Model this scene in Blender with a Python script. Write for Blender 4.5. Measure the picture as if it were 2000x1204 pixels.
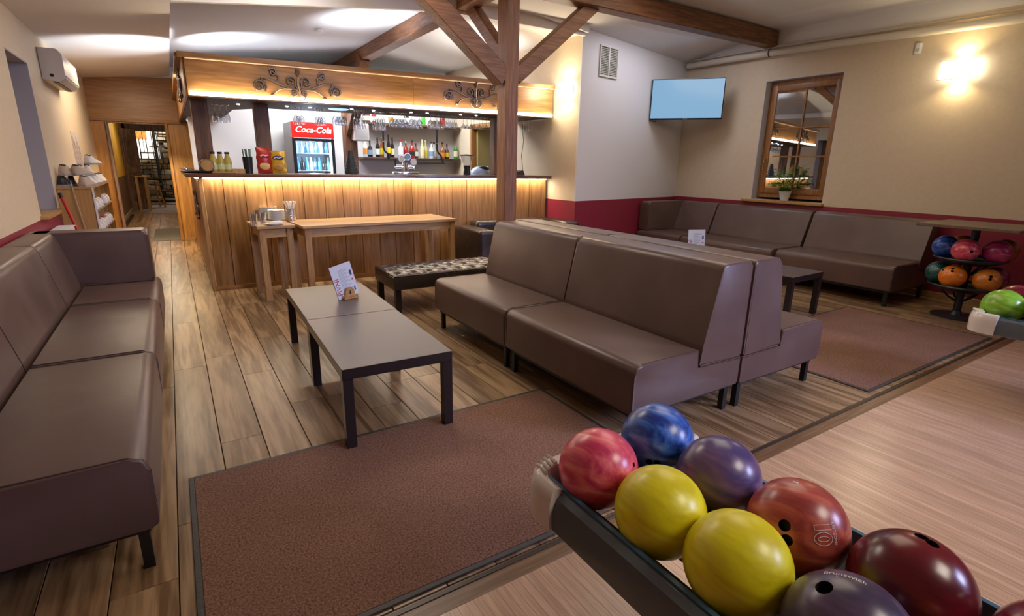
import bpy, bmesh, math, random
from mathutils import Vector, Matrix
import numpy as np
for o in list(bpy.data.objects): bpy.data.objects.remove(o)
S = bpy.context.scene
COL = S.collection
PI = math.pi
random.seed(7)
# ------------------------------------------------------------------ camera
FPX, YAW, PITCH, ROLL, CAMZ = 1013.387, 0.571348, 0.267389, 0.0177045, 1.35
def _cam():
    sy, cy, sp, cp = math.sin(YAW), math.cos(YAW), math.sin(PITCH), math.cos(PITCH)
    f = Vector((sy*cp, cy*cp, -sp)); r = Vector((cy, -sy, 0)); u = r.cross(f)
    c, s = math.cos(ROLL), math.sin(ROLL)
    return c*r + s*u, -s*r + c*u, f
CR, CU, CF = _cam()
cam = bpy.data.cameras.new('camera'); cam.sensor_width = 36; cam.lens = 36*FPX/2000; cam.clip_start = 0.05
co = bpy.data.objects.new('camera', cam); COL.objects.link(co)
m = Matrix((CR, CU, -CF)).transposed().to_4x4(); m.translation = (0, 0, CAMZ); co.matrix_world = m
S.camera = co
# ------------------------------------------------------------------ world, lights, exposure
S.view_settings.view_transform = 'Standard'; S.view_settings.look = 'None'
S.view_settings.exposure = 0.42; S.view_settings.gamma = 1.0; S.view_settings.use_curve_mapping = False
w = bpy.data.worlds.new('world'); S.world = w; w.use_nodes = True
w.node_tree.nodes['Background'].inputs[0].default_value = (0.35, 0.36, 0.42, 1)
w.node_tree.nodes['Background'].inputs[1].default_value = 0.03
def area(name, loc, target, sx, sy, power, col, spread=PI):
    l = bpy.data.lights.new(name, 'AREA'); l.shape = 'RECTANGLE'; l.size = sx; l.size_y = sy
    l.energy = power; l.color = col; l.spread = spread
    o = bpy.data.objects.new(name, l); COL.objects.link(o); o.location = loc
    o.rotation_euler = (Vector(target)-Vector(loc)).to_track_quat('-Z', 'Y').to_euler()
    return o
def spot(name, loc, target, power, col, size=1.2, blend=.6, r=.03):
    l = bpy.data.lights.new(name, 'SPOT'); l.energy = power; l.color = col; l.spot_size = size; l.spot_blend = blend; l.shadow_soft_size = r
    o = bpy.data.objects.new(name, l); COL.objects.link(o); o.location = loc
    o.rotation_euler = (Vector(target)-Vector(loc)).to_track_quat('-Z', 'Y').to_euler()
    return o
def point(name, loc, power, col, r=.05):
    l = bpy.data.lights.new(name, 'POINT'); l.energy = power; l.color = col; l.shadow_soft_size = r
    o = bpy.data.objects.new(name, l); COL.objects.link(o); o.location = loc
    return o
area('ceiling_light_hall', (3.4, 2.9, 3.1), (3.0, 3.3, 0), 3.4, 2.2, 46, (1.0, .82, .62))
area('ceiling_light_aisle', (1.2, 4.4, 3.0), (1.0, 4.6, 0), 1.0, 1.6, 36, (1.0, .88, .74))
area('lane_light', (5.2, -2.8, 2.4), (2.9, 1.7, .35), 1.6, 1.2, 34, (.56, .60, 1.0), math.radians(66))
area('ball_return_light', (2.3, -1.2, 2.9), (1.6, .7, .5), 1.2, 1.0, 10, (1.0, .88, .76), math.radians(90))
area('bar_light', (2.6, 8.1, 2.85), (2.6, 8.1, 0), 2.6, 1.0, 95, (.93, .96, 1.0))
area('bar_corner_light', (5.6, 4.9, 3.05), (5.6, 5.0, 0), 1.4, .7, 16, (.88, .88, 1.0))
area('corridor_light', (-.40, 14.0, 2.45), (-.45, 14.0, 0), .4, 4, 45, (1.0, .72, .40))
area('stair_hall_light', (.0, 19.9, 2.9), (-.3, 20.9, 1.0), 1.4, .5, 75, (1.0, .90, .74))
area('aisle_light', (-.35, 8.6, 2.42), (-.35, 8.8, 0), .5, 1.6, 22, (1.0, .80, .55))
spot('uplight_aisle', (.13, 7.5, 1.96), (-.22, 7.75, 2.62), 40, (.94, .97, 1), 1.55, .45, .04)
spot('uplight_left', (.62, 7.85, 2.34), (.80, 8.25, 2.9), 52, (.90, .95, 1), 1.9, .8)
spot('uplight_right', (2.30, 6.75, 2.40), (2.28, 6.85, 3.1), 52, (.93, .96, 1), 2.0, .8)
spot('uplight_far', (3.8, 6.8, 2.42), (3.8, 6.9, 3.1), 30, (1, .96, .9), 2.2, .5)
# ------------------------------------------------------------------ pixel helpers (2000x1204 frame -> point on a real plane)
def ray(x, y): return CF + (x-1000)/FPX*CR - (y-602)/FPX*CU
def atz(x, y, z):
    d = ray(x, y); return d*((z-CAMZ)/d.z) + Vector((0, 0, CAMZ))
def aty(x, y, Y):
    d = ray(x, y); return d*(Y/d.y) + Vector((0, 0, CAMZ))
def atx(x, y, X):
    d = ray(x, y); return d*(X/d.x) + Vector((0, 0, CAMZ))
# ------------------------------------------------------------------ materials
MATS = {}
def newmat(name):
    m = bpy.data.materials.new(name); m.use_nodes = True
    nt = m.node_tree; b = nt.nodes['Principled BSDF']
    MATS[name] = m
    return m, nt, b
def L(nt, a, b): nt.links.new(a, b)
def plain(name, col, rough=.5, metal=0, spec=.5, emit=None, es=0, coat=0, bump=0, bscale=60, var=0, trans=0, ior=1.45, sheen=0):
    m, nt, b = newmat(name)
    b.inputs['Base Color'].default_value = (*col, 1); b.inputs['Roughness'].default_value = rough
    b.inputs['Metallic'].default_value = metal; b.inputs['Specular IOR Level'].default_value = spec
    b.inputs['Coat Weight'].default_value = coat; b.inputs['IOR'].default_value = ior
    b.inputs['Transmission Weight'].default_value = trans; b.inputs['Sheen Weight'].default_value = sheen
    if emit: b.inputs['Emission Color'].default_value = (*emit, 1); b.inputs['Emission Strength'].default_value = es
    if bump or var:
        tc = nt.nodes.new('ShaderNodeTexCoord'); n = nt.nodes.new('ShaderNodeTexNoise'); n.inputs['Scale'].default_value = bscale; n.inputs['Detail'].default_value = 5
        L(nt, tc.outputs['Object'], n.inputs['Vector'])
        if bump:
            bp = nt.nodes.new('ShaderNodeBump'); bp.inputs['Strength'].default_value = bump; bp.inputs['Distance'].default_value = .004
            L(nt, n.outputs[0], bp.inputs['Height']); L(nt, bp.outputs[0], b.inputs['Normal'])
        if var:
            n2 = nt.nodes.new('ShaderNodeTexNoise'); n2.inputs['Scale'].default_value = bscale*.15; n2.inputs['Detail'].default_value = 4
            L(nt, tc.outputs['Object'], n2.inputs['Vector'])
            r = nt.nodes.new('ShaderNodeValToRGB'); r.color_ramp.elements[0].position = .3; r.color_ramp.elements[1].position = .7
            r.color_ramp.elements[0].color = (*[c*(1-var) for c in col], 1); r.color_ramp.elements[1].color = (*[min(1, c*(1+var)) for c in col], 1)
            L(nt, n2.outputs[0], r.inputs[0]); L(nt, r.outputs[0], b.inputs['Base Color'])
    return m
def wood(name, dark, light, axis='X', rough=.4, scale=1.0, rings=True, contrast=1.0, objvar=.35, coat=0, fine=1.0):
    m, nt, b = newmat(name)
    N = nt.nodes.new
    tc = N('ShaderNodeTexCoord'); oi = N('ShaderNodeObjectInfo'); mp = N('ShaderNodeMapping')
    add = N('ShaderNodeVectorMath'); add.operation = 'ADD'
    mul = N('ShaderNodeVectorMath'); mul.operation = 'MULTIPLY'; mul.inputs[1].default_value = (37, 53, 71)
    cmb = N('ShaderNodeCombineXYZ')
    for i in range(3): L(nt, oi.outputs['Random'], cmb.inputs[i])
    L(nt, cmb.outputs[0], mul.inputs[0]); L(nt, tc.outputs['Object'], add.inputs[0]); L(nt, mul.outputs[0], add.inputs[1])
    s = {'X': (.5, 7, 7), 'Y': (7, .5, 7), 'Z': (7, 7, .5)}[axis]
    mp.inputs['Scale'].default_value = tuple(v*scale for v in s); L(nt, add.outputs[0], mp.inputs[0])
    n1 = N('ShaderNodeTexNoise'); n1.inputs['Scale'].default_value = 1.0; n1.inputs['Detail'].default_value = 2; n1.inputs['Distortion'].default_value = .4
    L(nt, mp.outputs[0], n1.inputs[0])
    # growth rings: fractional bands of the slow noise
    mm = N('ShaderNodeMath'); mm.operation = 'MULTIPLY'; mm.inputs[1].default_value = 26 if rings else 9; L(nt, n1.outputs[0], mm.inputs[0])
    sn = N('ShaderNodeMath'); sn.operation = 'SINE'; L(nt, mm.outputs[0], sn.inputs[0])
    n2 = N('ShaderNodeTexNoise'); n2.inputs['Scale'].default_value = 9*fine; n2.inputs['Detail'].default_value = 6; L(nt, mp.outputs[0], n2.inputs[0])
    ma = N('ShaderNodeMath'); ma.operation = 'MULTIPLY_ADD'; ma.inputs[1].default_value = .16*contrast; ma.inputs[2].default_value = 0; L(nt, sn.outputs[0], ma.inputs[0])
    ad = N('ShaderNodeMath'); ad.operation = 'ADD'; L(nt, ma.outputs[0], ad.inputs[0]); L(nt, n2.outputs[0], ad.inputs[1])
    r = N('ShaderNodeValToRGB'); r.color_ramp.elements[0].position = .28; r.color_ramp.elements[1].position = .72
    r.color_ramp.elements[0].color = (*dark, 1); r.color_ramp.elements[1].color = (*light, 1); L(nt, ad.outputs[0], r.inputs[0])
    hsv = N('ShaderNodeHueSaturation'); L(nt, r.outputs[0], hsv.inputs['Color'])
    mr = N('ShaderNodeMapRange'); mr.inputs['To Min'].default_value = 1-objvar; mr.inputs['To Max'].default_value = 1+objvar*.6; L(nt, oi.outputs['Random'], mr.inputs[0]); L(nt, mr.outputs[0], hsv.inputs['Value'])
    L(nt, hsv.outputs[0], b.inputs['Base Color'])
    b.inputs['Roughness'].default_value = rough; b.inputs['Coat Weight'].default_value = coat; b.inputs['Coat Roughness'].default_value = .25
    bp = N('ShaderNodeBump'); bp.inputs['Strength'].default_value = .25; bp.inputs['Distance'].default_value = .002; L(nt, ad.outputs[0], bp.inputs['Height']); L(nt, bp.outputs[0], b.inputs['Normal'])
    return m
def marble(name, c1, c2, c3=None, rough=.30, scale=8, dist=3.5, bump=0):
    m, nt, b = newmat(name); N = nt.nodes.new
    tc = N('ShaderNodeTexCoord'); n0 = N('ShaderNodeTexNoise'); n0.inputs['Scale'].default_value = scale; n0.inputs['Detail'].default_value = 5; n0.inputs['Distortion'].default_value = dist
    mp = N('ShaderNodeMapping'); mp.inputs['Scale'].default_value = (1, .45, 1.3); mp.inputs['Rotation'].default_value = (.5, .3, .8)
    L(nt, tc.outputs['Object'], mp.inputs[0]); L(nt, mp.outputs[0], n0.inputs[0])
    r = N('ShaderNodeValToRGB'); e = r.color_ramp.elements
    e[0].position = .38; e[1].position = .58; e[0].color = (*c1, 1); e[1].color = (*c2, 1)
    if c3: x = e.new(.78); x.color = (*c3, 1)
    L(nt, n0.outputs[0], r.inputs[0]); L(nt, r.outputs[0], b.inputs['Base Color'])
    b.inputs['Roughness'].default_value = rough; b.inputs['Coat Weight'].default_value = .22; b.inputs['Coat Roughness'].default_value = .2
    return m
def leather(name, col, rough=.42, bs=230, var=.12):
    m, nt, b = newmat(name); N = nt.nodes.new
    tc = N('ShaderNodeTexCoord')
    v = N('ShaderNodeTexVoronoi'); v.inputs['Scale'].default_value = bs; L(nt, tc.outputs['Object'], v.inputs['Vector'])
    n = N('ShaderNodeTexNoise'); n.inputs['Scale'].default_value = 3.5; n.inputs['Detail'].default_value = 4; L(nt, tc.outputs['Object'], n.inputs[0])
    r = N('ShaderNodeValToRGB'); r.color_ramp.elements[0].position = .35; r.color_ramp.elements[1].position = .7
    r.color_ramp.elements[0].color = (*[c*(1-var) for c in col], 1); r.color_ramp.elements[1].color = (*[c*(1+var) for c in col], 1)
    L(nt, n.outputs[0], r.inputs[0]); L(nt, r.outputs[0], b.inputs['Base Color'])
    rr = N('ShaderNodeMapRange'); rr.inputs['To Min'].default_value = rough-.06; rr.inputs['To Max'].default_value = rough+.1; L(nt, n.outputs[0], rr.inputs[0]); L(nt, rr.outputs[0], b.inputs['Roughness'])
    b1 = N('ShaderNodeBump'); b1.inputs['Strength'].default_value = .12; b1.inputs['Distance'].default_value = .001; L(nt, v.outputs[0], b1.inputs['Height'])
    b2 = N('ShaderNodeBump'); b2.inputs['Strength'].default_value = .25; b2.inputs['Distance'].default_value = .012; L(nt, n.outputs[0], b2.inputs['Height']); L(nt, b1.outputs[0], b2.inputs['Normal'])
    L(nt, b2.outputs[0], b.inputs['Normal'])
    return m
WHITE = plain('white_paint', (.72, .70, .70), .7, bump=.05, bscale=200)
BEIGE = plain('beige_paint', (.66, .55, .405), .65, bump=.06, bscale=180, var=.03)
MAROON = plain('maroon_paint', (.26, .022, .045), .45, bump=.05, bscale=180)
GREYW = plain('grey_reveal_paint', (.42, .40, .43), .7)
CEIL = plain('ceiling_paint', (.78, .76, .76), .8, bump=.04, bscale=150)
YELLOW = plain('yellow_paint', (.55, .33, .04), .6)
BROWNW = plain('brown_dado_paint', (.10, .055, .05), .5)
BROWNBLACK = plain('near_black', (.012, .010, .010), .5)
BARW = wood('bar_oak', (.24, .112, .036), (.44, .235, .088), 'Z', .36, .6, False, .5, .22)
BARX = wood('canopy_oak', (.25, .115, .036), (.42, .215, .075), 'X', .36, .7, False, .6, .12)
BARY = wood('canopy_oak_side', (.24, .105, .034), (.42, .20, .075), 'Y', .38, .8, False, .8, .15)
PANEL = wood('golden_panel_oak', (.30, .14, .035), (.50, .26, .075), 'Z', .35, .7, False, .8, .15)
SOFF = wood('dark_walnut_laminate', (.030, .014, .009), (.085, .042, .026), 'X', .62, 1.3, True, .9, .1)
DARKWZ = wood('dark_stained_timber', (.09, .042, .022), (.20, .10, .055), 'Z', .45, 1, True, .8, .2)
BEAMZ = wood('red_brown_timber_z', (.17, .066, .026), (.36, .165, .075), 'Z', .5, .9, False, .8, .12)
BEAMX = wood('red_brown_timber_x', (.15, .058, .023), (.34, .155, .070), 'X', .5, .9, False, .8, .12)
BEAMY = wood('red_brown_timber_y', (.15, .058, .023), (.34, .155, .070), 'Y', .5, .9, False, .8, .12)
FLOORW = wood('oak_floor', (.17, .098, .046), (.39, .255, .142), 'Y', .30, 1.0, True, 1.2, .24, fine=.9)
LANE = wood('lane_maple', (.47, .29, .18), (.64, .43, .29), 'Y', .27, 1.5, False, .5, .12, coat=.25)
PINEX = wood('light_oak_x', (.34, .19, .075), (.56, .35, .16), 'X', .38, 1.3, False, .7, .1)
PINEZ = wood('light_oak_z', (.30, .16, .06), (.50, .30, .13), 'Z', .38, 1.3, False, .7, .1)
SILL = wood('orange_pine', (.40, .20, .05), (.60, .34, .11), 'Y', .35, 1.2, False, .7, .1)
SILLZ = wood('orange_pine_z', (.26, .11, .03), (.42, .20, .06), 'Z', .35, 1.2, False, .7, .1)
BEECH = wood('beech_veneer', (.42, .22, .07), (.52, .30, .11), 'Z', .4, 1, False, .5, .06)
OLDDOOR = wood('old_dark_wood', (.08, .05, .04), (.24, .16, .125), 'Z', .6, 1.5, True, 1, .1)
LEATH = leather('brown_leather', (.112, .068, .058), .33)
DLEATH = leather('dark_brown_leather', (.035, .024, .020), .26, 160, .2)
BLK = plain('black_steel', (.012, .012, .014), .4)
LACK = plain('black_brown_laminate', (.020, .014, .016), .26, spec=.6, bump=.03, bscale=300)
LACKT = plain('black_brown_top_sheen', (.085, .064, .062), .36, spec=.8, bump=.02, bscale=300)  # black-brown lightened to carry the bright ceiling's sheen on the tops
IRON = plain('wrought_iron', (.15, .115, .10), .36, .7, bump=.2, bscale=90)
CHROME = plain('chrome', (.75, .75, .77), .12, 1)
STEEL = plain('brushed_steel', (.55, .54, .53), .3, 1)
WPLAST = plain('white_plastic', (.78, .76, .75), .35)
CAPPL = plain('rack_end_plastic', (.78, .74, .72), .22, coat=.5)
RAILM = plain('blue_grey_rail', (.13, .155, .18), .32, .3, bump=.03, bscale=100)
RAILB = plain('blue_rail_lip', (.06, .14, .22), .3)
DRAIL = plain('dark_rack_bed', (.03, .03, .032), .45)
PORC = plain('porcelain', (.80, .80, .80), .18, coat=.4)
GLASS = plain('clear_glass', (.95, .97, 1.0), .02, trans=1, ior=1.45)
def thinglass(name, tint, refl, rough=.02):
    m, nt, b = newmat(name); nt.nodes.remove(b); N = nt.nodes.new
    o = nt.nodes['Material Output']; t = N('ShaderNodeBsdfTransparent'); t.inputs[0].default_value = (*tint, 1)
    g = N('ShaderNodeBsdfGlossy'); g.inputs['Roughness'].default_value = rough; g.inputs['Color'].default_value = (1, 1, 1, 1)
    lw = N('ShaderNodeLayerWeight'); lw.inputs[0].default_value = .35
    mr = N('ShaderNodeMapRange'); mr.inputs['To Min'].default_value = refl; mr.inputs['To Max'].default_value = .9
    mx = N('ShaderNodeMixShader'); L(nt, lw.outputs['Facing'], mr.inputs[0]); L(nt, mr.outputs[0], mx.inputs[0]); L(nt, t.outputs[0], mx.inputs[1]); L(nt, g.outputs[0], mx.inputs[2]); L(nt, mx.outputs[0], o.inputs[0])
    return m
TG = thinglass('thin_glassware', (.86, .89, .93), .20)
PANE = thinglass('window_pane', (.55, .57, .60), .30, .01)
FPANE = thinglass('fridge_pane', (.93, .96, 1.0), .05, .02)
NIGHT = plain('night_outside', (.010, .011, .015), .9)
LEDW = plain('warm_led', (1, .9, .8), .5, emit=(1.0, .90, .76), es=13)
LEDB = plain('blue_white_led', (1, 1, 1), .5, emit=(.72, .82, 1.0), es=25)
SCON = plain('sconce_glass_lit', (1, .95, .85), .4, emit=(1.0, .92, .78), es=4.5)
SCREEN = plain('tv_screen_lit', (.02, .02, .03), .12, emit=(.225, .42, .62), es=.74)
RUGM = None
# carpet
m_, nt_, b_ = newmat('brown_carpet'); RUGM = m_
tc = nt_.nodes.new('ShaderNodeTexCoord'); n1 = nt_.nodes.new('ShaderNodeTexNoise'); n1.inputs['Scale'].default_value = 130; n1.inputs['Detail'].default_value = 5; n1.inputs['Roughness'].default_value = .75
n3 = nt_.nodes.new('ShaderNodeTexNoise'); n3.inputs['Scale'].default_value = 2.2; n3.inputs['Detail'].default_value = 3
L(nt_, tc.outputs['Object'], n1.inputs[0]); L(nt_, tc.outputs['Object'], n3.inputs[0])
r = nt_.nodes.new('ShaderNodeValToRGB'); r.color_ramp.elements[0].position = .36; r.color_ramp.elements[1].position = .66
r.color_ramp.elements[0].color = (.12, .056, .040, 1); r.color_ramp.elements[1].color = (.42, .245, .18, 1)
L(nt_, n1.outputs[0], r.inputs[0])
hs = nt_.nodes.new('ShaderNodeHueSaturation'); mr_ = nt_.nodes.new('ShaderNodeMapRange'); mr_.inputs['To Min'].default_value = .7; mr_.inputs['To Max'].default_value = 1.3
L(nt_, n3.outputs[0], mr_.inputs[0]); L(nt_, mr_.outputs[0], hs.inputs['Value']); L(nt_, r.outputs[0], hs.inputs['Color']); L(nt_, hs.outputs[0], b_.inputs['Base Color'])
bp_ = nt_.nodes.new('ShaderNodeBump'); bp_.inputs['Strength'].default_value = 1; bp_.inputs['Distance'].default_value = .006; L(nt_, n1.outputs[0], bp_.inputs['Height']); L(nt_, bp_.outputs[0], b_.inputs['Normal'])
b_.inputs['Roughness'].default_value = .95; b_.inputs['Specular IOR Level'].default_value = .1
# ------------------------------------------------------------------ mesh builder
class M:
    def __init__(s): s.b = bmesh.new()
    def box(s, x0, y0, z0, x1, y1, z1, bev=0, seg=2):
        g = bmesh.ops.create_cube(s.b, size=1)['verts']
        bmesh.ops.scale(s.b, vec=(abs(x1-x0), abs(y1-y0), abs(z1-z0)), verts=g)
        bmesh.ops.translate(s.b, vec=((x0+x1)/2, (y0+y1)/2, (z0+z1)/2), verts=g)
        if bev:
            e = list({e for v in g for e in v.link_edges})
            bmesh.ops.bevel(s.b, geom=e, offset=bev, segments=seg, profile=.6, affect='EDGES')
        return s
    def hexa(s, pts):   # 8 points: bottom 4 (ccw) then top 4
        v = [s.b.verts.new(p) for p in pts]
        for f in ((3, 2, 1, 0), (4, 5, 6, 7), (0, 1, 5, 4), (1, 2, 6, 5), (2, 3, 7, 6), (3, 0, 4, 7)): s.b.faces.new([v[i] for i in f])
        return s
    def prism(s, poly, fn, a, b, bev=0):
        # poly: 2d points; fn(u,v,t)->3d ; extruded t=a..b
        A = [s.b.verts.new(fn(u, v, a)) for u, v in poly]; Bv = [s.b.verts.new(fn(u, v, b)) for u, v in poly]
        n = len(poly); fa = s.b.faces.new(A[::-1]); fb = s.b.faces.new(Bv)
        for i in range(n): s.b.faces.new((A[i], A[(i+1) % n], Bv[(i+1) % n], Bv[i]))
        if bev:
            e = list(fa.edges)+list(fb.edges)
            bmesh.ops.bevel(s.b, geom=e, offset=bev, segments=3, profile=.5, affect='EDGES')
        return s
    def beam(s, p0, p1, w, h, up=(0, 0, 1), bev=0):
        p0, p1 = Vector(p0), Vector(p1); d = (p1-p0).normalized(); up = Vector(up); sd = d.cross(up).normalized(); u = sd.cross(d)
        q = []
        for p in (p0, p1):
            for a, c in ((-1, -1), (1, -1), (1, 1), (-1, 1)): q.append(p+sd*a*w/2+u*c*h/2)
        n0 = len(s.b.verts); s.hexa(q)
        if bev:
            s.b.verts.ensure_lookup_table(); e = list({e for v in s.b.verts[n0:] for e in v.link_edges})
            bmesh.ops.bevel(s.b, geom=e, offset=bev, segments=1, affect='EDGES')
        return s
    def tube(s, path, r, seg=8, caps=True):
        P = [Vector(p) for p in path]; rings = []
        R = r if isinstance(r, (list, tuple)) else [r]*len(P)
        ref = Vector((0, 0, 1))
        for i, p in enumerate(P):
            d = (P[min(i+1, len(P)-1)]-P[max(i-1, 0)]).normalized()
            if abs(d.dot(ref)) > .95: ref = Vector((1, 0, 0)) if abs(d.x) < .9 else Vector((0, 1, 0))
            a = d.cross(ref).normalized(); b = d.cross(a)
            rings.append([s.b.verts.new(p+(a*math.cos(t)+b*math.sin(t))*R[i]) for t in [2*PI*k/seg for k in range(seg)]])
        for A, Bv in zip(rings, rings[1:]):
            for k in range(seg): s.b.faces.new((A[k], A[(k+1) % seg], Bv[(k+1) % seg], Bv[k]))
        if caps: s.b.faces.new(rings[0][::-1]); s.b.faces.new(rings[-1])
        return s
    def lathe(s, prof, seg=16, c=(0, 0, 0), cap=True):
        rings = []
        for r, z in prof:
            rings.append([s.b.verts.new((c[0]+max(r, 1e-4)*math.cos(2*PI*k/seg), c[1]+max(r, 1e-4)*math.sin(2*PI*k/seg), c[2]+z)) for k in range(seg)])
        for A, Bv in zip(rings, rings[1:]):
            for k in range(seg): s.b.faces.new((A[k], A[(k+1) % seg], Bv[(k+1) % seg], Bv[k]))
        if cap: s.b.faces.new(rings[0][::-1]); s.b.faces.new(rings[-1])
        return s
    def cyl(s, p0, p1, r0, r1=None, seg=16): return s.tube([p0, p1], [r0, r0 if r1 is None else r1], seg)
    def sphere(s, c, r, seg=24, sc=(1, 1, 1)):
        g = bmesh.ops.create_uvsphere(s.b, u_segments=seg, v_segments=seg//2, radius=r)['verts']
        bmesh.ops.scale(s.b, vec=sc, verts=g); bmesh.ops.translate(s.b, vec=c, verts=g); return s
    def quad(s, *p): s.b.faces.new([s.b.verts.new(q) for q in p]); return s
    def xf(s, mat): bmesh.ops.transform(s.b, matrix=mat, verts=s.b.verts); return s
    def mesh(s, name, mat, ang=35):
        bmesh.ops.recalc_face_normals(s.b, faces=s.b.faces)
        me = bpy.data.meshes.new(name); s.b.to_mesh(me); s.b.free()
        me.materials.append(mat)
        me.polygons.foreach_set('use_smooth', [True]*len(me.polygons)); me.set_sharp_from_angle(angle=math.radians(ang))
        return me
    def out(s, name, mat, parent=None, loc=(0, 0, 0), ang=35, rot=None):
        return link(name, s.mesh(name, mat, ang), parent, loc, rot)
def link(name, me, parent=None, loc=(0, 0, 0), rot=None):
    o = bpy.data.objects.new(name, me); COL.objects.link(o)
    o.location = loc
    if rot: o.rotation_euler = rot
    if parent: o.parent = parent
    return o
def tag(o, label, cat, group=None):
    o['label'] = label; o['category'] = cat
    if group: o['group'] = group
    return o
def thing(name, label, cat, loc=(0, 0, 0), rz=0, group=None):
    o = bpy.data.objects.new(name, None); COL.objects.link(o); o.location = loc; o.rotation_euler = (0, 0, rz); o.empty_display_size = .05
    return tag(o, label, cat, group)
def struct(name, mb, mat, parent=None):
    o = mb.out(name, mat, parent)
    if not parent: o['kind'] = 'structure'
    return o
def sgroup(name):
    o = bpy.data.objects.new(name, None); COL.objects.link(o); o['kind'] = 'structure'; o.empty_display_size = .05; return o
def copy_tree(o, parent=None):
    c = o.copy(); COL.objects.link(c)
    if parent: c.parent = parent
    for ch in list(o.children): copy_tree(ch, c)
    return c
def stuff(o): o['kind'] = 'stuff'; return o
def text_mesh(txt, size, mat, ext=0, outline=0, shear=0, align='CENTER', offset=0):
    cu = bpy.data.curves.new('txt', 'FONT'); cu.body = txt; cu.size = size; cu.align_x = align; cu.align_y = 'CENTER'; cu.extrude = ext; cu.shear = shear; cu.resolution_u = 3; cu.offset = offset
    if outline: cu.fill_mode = 'NONE'; cu.bevel_depth = outline; cu.bevel_resolution = 0
    o = bpy.data.objects.new('txt', cu); COL.objects.link(o)
    dg = bpy.context.evaluated_depsgraph_get(); me = bpy.data.meshes.new_from_object(o.evaluated_get(dg)); 
    bpy.data.objects.remove(o); bpy.data.curves.remove(cu)
    me.materials.clear(); me.materials.append(mat); return me
def lettering(txt, size, mat, parent, origin, ux, uy, name='lettering', ext=0.0003, **k):
    me = text_mesh(txt, size, mat, ext, **k); ux = Vector(ux).normalized(); uy = Vector(uy).normalized(); n = ux.cross(uy)
    mt = Matrix((ux, uy, n)).transposed().to_4x4(); mt.translation = origin; me.transform(mt); me.name = name
    return link(name, me, parent)
def arc(cx, cy, r, a0, a1, n=6): return [(cx+r*math.cos(a0+(a1-a0)*i/n), cy+r*math.sin(a0+(a1-a0)*i/n)) for i in range(n+1)]
def rpoly(pts, rad):
    # rounded polygon; rad list per vertex
    out = []; n = len(pts)
    for i, (p, r) in enumerate(zip(pts, rad)):
        p = Vector(p); a = (Vector(pts[i-1])-p).normalized(); b = (Vector(pts[(i+1) % n])-p).normalized()
        if r <= 0: out.append(tuple(p)); continue
        ang = a.angle(b); t = r/math.tan(ang/2); s0 = p+a*t; s1 = p+b*t
        for k in range(6):
            u = k/5; q = s0*(1-u)**2+p*2*u*(1-u)+s1*u*u; out.append(tuple(q))
    return out
# ================================================================== SETTING
XL, XR = -.95, 7.05
# --- plank floor (planks laid along Y)
fl = sgroup('floor')
sub = M().box(-1.3, -5.5, -.06, 9.0, 22.0, -.012).out('subfloor', plain('subfloor_dark', (.018, .012, .009), .9), fl)
pw = .188; rng = random.Random(3); pm = {}
def plank_mesh(Ln):
    k = round(Ln, 2)
    if k not in pm: pm[k] = M().box(-pw/2+.0018, 0, -.012, pw/2-.0018, k-.002, 0, .0012, 1).mesh('plank', FLOORW)
    return pm[k]
x = -.338-pw*3 + pw/2
cnt = 0
while x < XR+.05:
    y = 1.30 - 0.0
    first = rng.choice([.5, .8, 1.1, 1.4, 1.7])
    ymx = 10.75 if x > .3 else 16.5
    while y < ymx-.05:
        Ln = first if first else rng.choice([1.2, 1.5, 1.8, 2.1, 1.35]); first = None
        Ln = min(Ln, ymx-y)
        vis = not (x > 4.5 and y > 6.2) and not (x > 1.0 and x < 4.5 and y > 7.0)
        if vis:
            link('plank', plank_mesh(Ln), fl, (x, y, 0)); cnt += 1
        y += Ln
    x += pw
M().box(-1.15, 16.503, -.012, 1.3, 21.5, 0).out('stone_paving', plain('corridor_paving', (.20, .15, .13), .5, bump=.4, bscale=14, var=.35), fl)
# --- bowling approach (narrow boards along Y) and its edge trims
ap = sgroup('floor_lane'); bw = .0285; lm = M().box(-bw/2+.0004, -4.6, -.012, bw/2-.0004, 1.205, 0).mesh('board', LANE)
for i in range(262):
    link('board', lm, ap, (.06+i*bw, 0, -.0001*(i % 3)))
stuff(M().box(-1.3, -4.6, -.012, .045, 1.205, -.0005).out('board', LANE, ap))
M().box(-1.3, 1.2055, -.012, XR, 1.2945, 0, .001, 1).out('wood_edge_strip', wood('edge_strip_wood', (.20, .10, .045), (.36, .21, .11), 'X', .35, 1, False), ap)
M().box(-1.3, 1.270, 0, XR, 1.288, .003, .001, 1).out('metal_strip', plain('dark_strip', (.05, .04, .035), .35, .5), ap)
# --- left wall with window niche
MZ = .855
wl = M()
wl.box(XL-.5, -5, MZ, XL, 5.75, 3.3); wl.box(XL-.5, 6.55, MZ, XL, 10.7, 3.3); wl.box(XL-.5, 5.75, 2.16, XL, 6.55, 3.3)
wlo = struct('wall_left', wl, BEIGE)
wd = M(); wd.box(XL-.5, -5, 0, XL+.002, 5.75, MZ); wd.box(XL-.5, 5.75, 0, XL+.002, 10.7, MZ); wd.out('dado', MAROON, wlo)
rv = M(); rv.box(XL-.36, 6.54, MZ, XL-.001, 6.549, 2.16); rv.box(XL-.36, 5.751, MZ, XL-.001, 5.76, 2.16); rv.box(XL-.36, 5.76, 2.15, XL-.001, 6.54, 2.159); rv.out('reveal', GREYW, wlo)
wn = sgroup('window_1')
M().box(XL-.38, 5.76, MZ+.03, XL-.37, 6.54, 2.15).out('pane', PANE, wn)
f = M()
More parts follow.
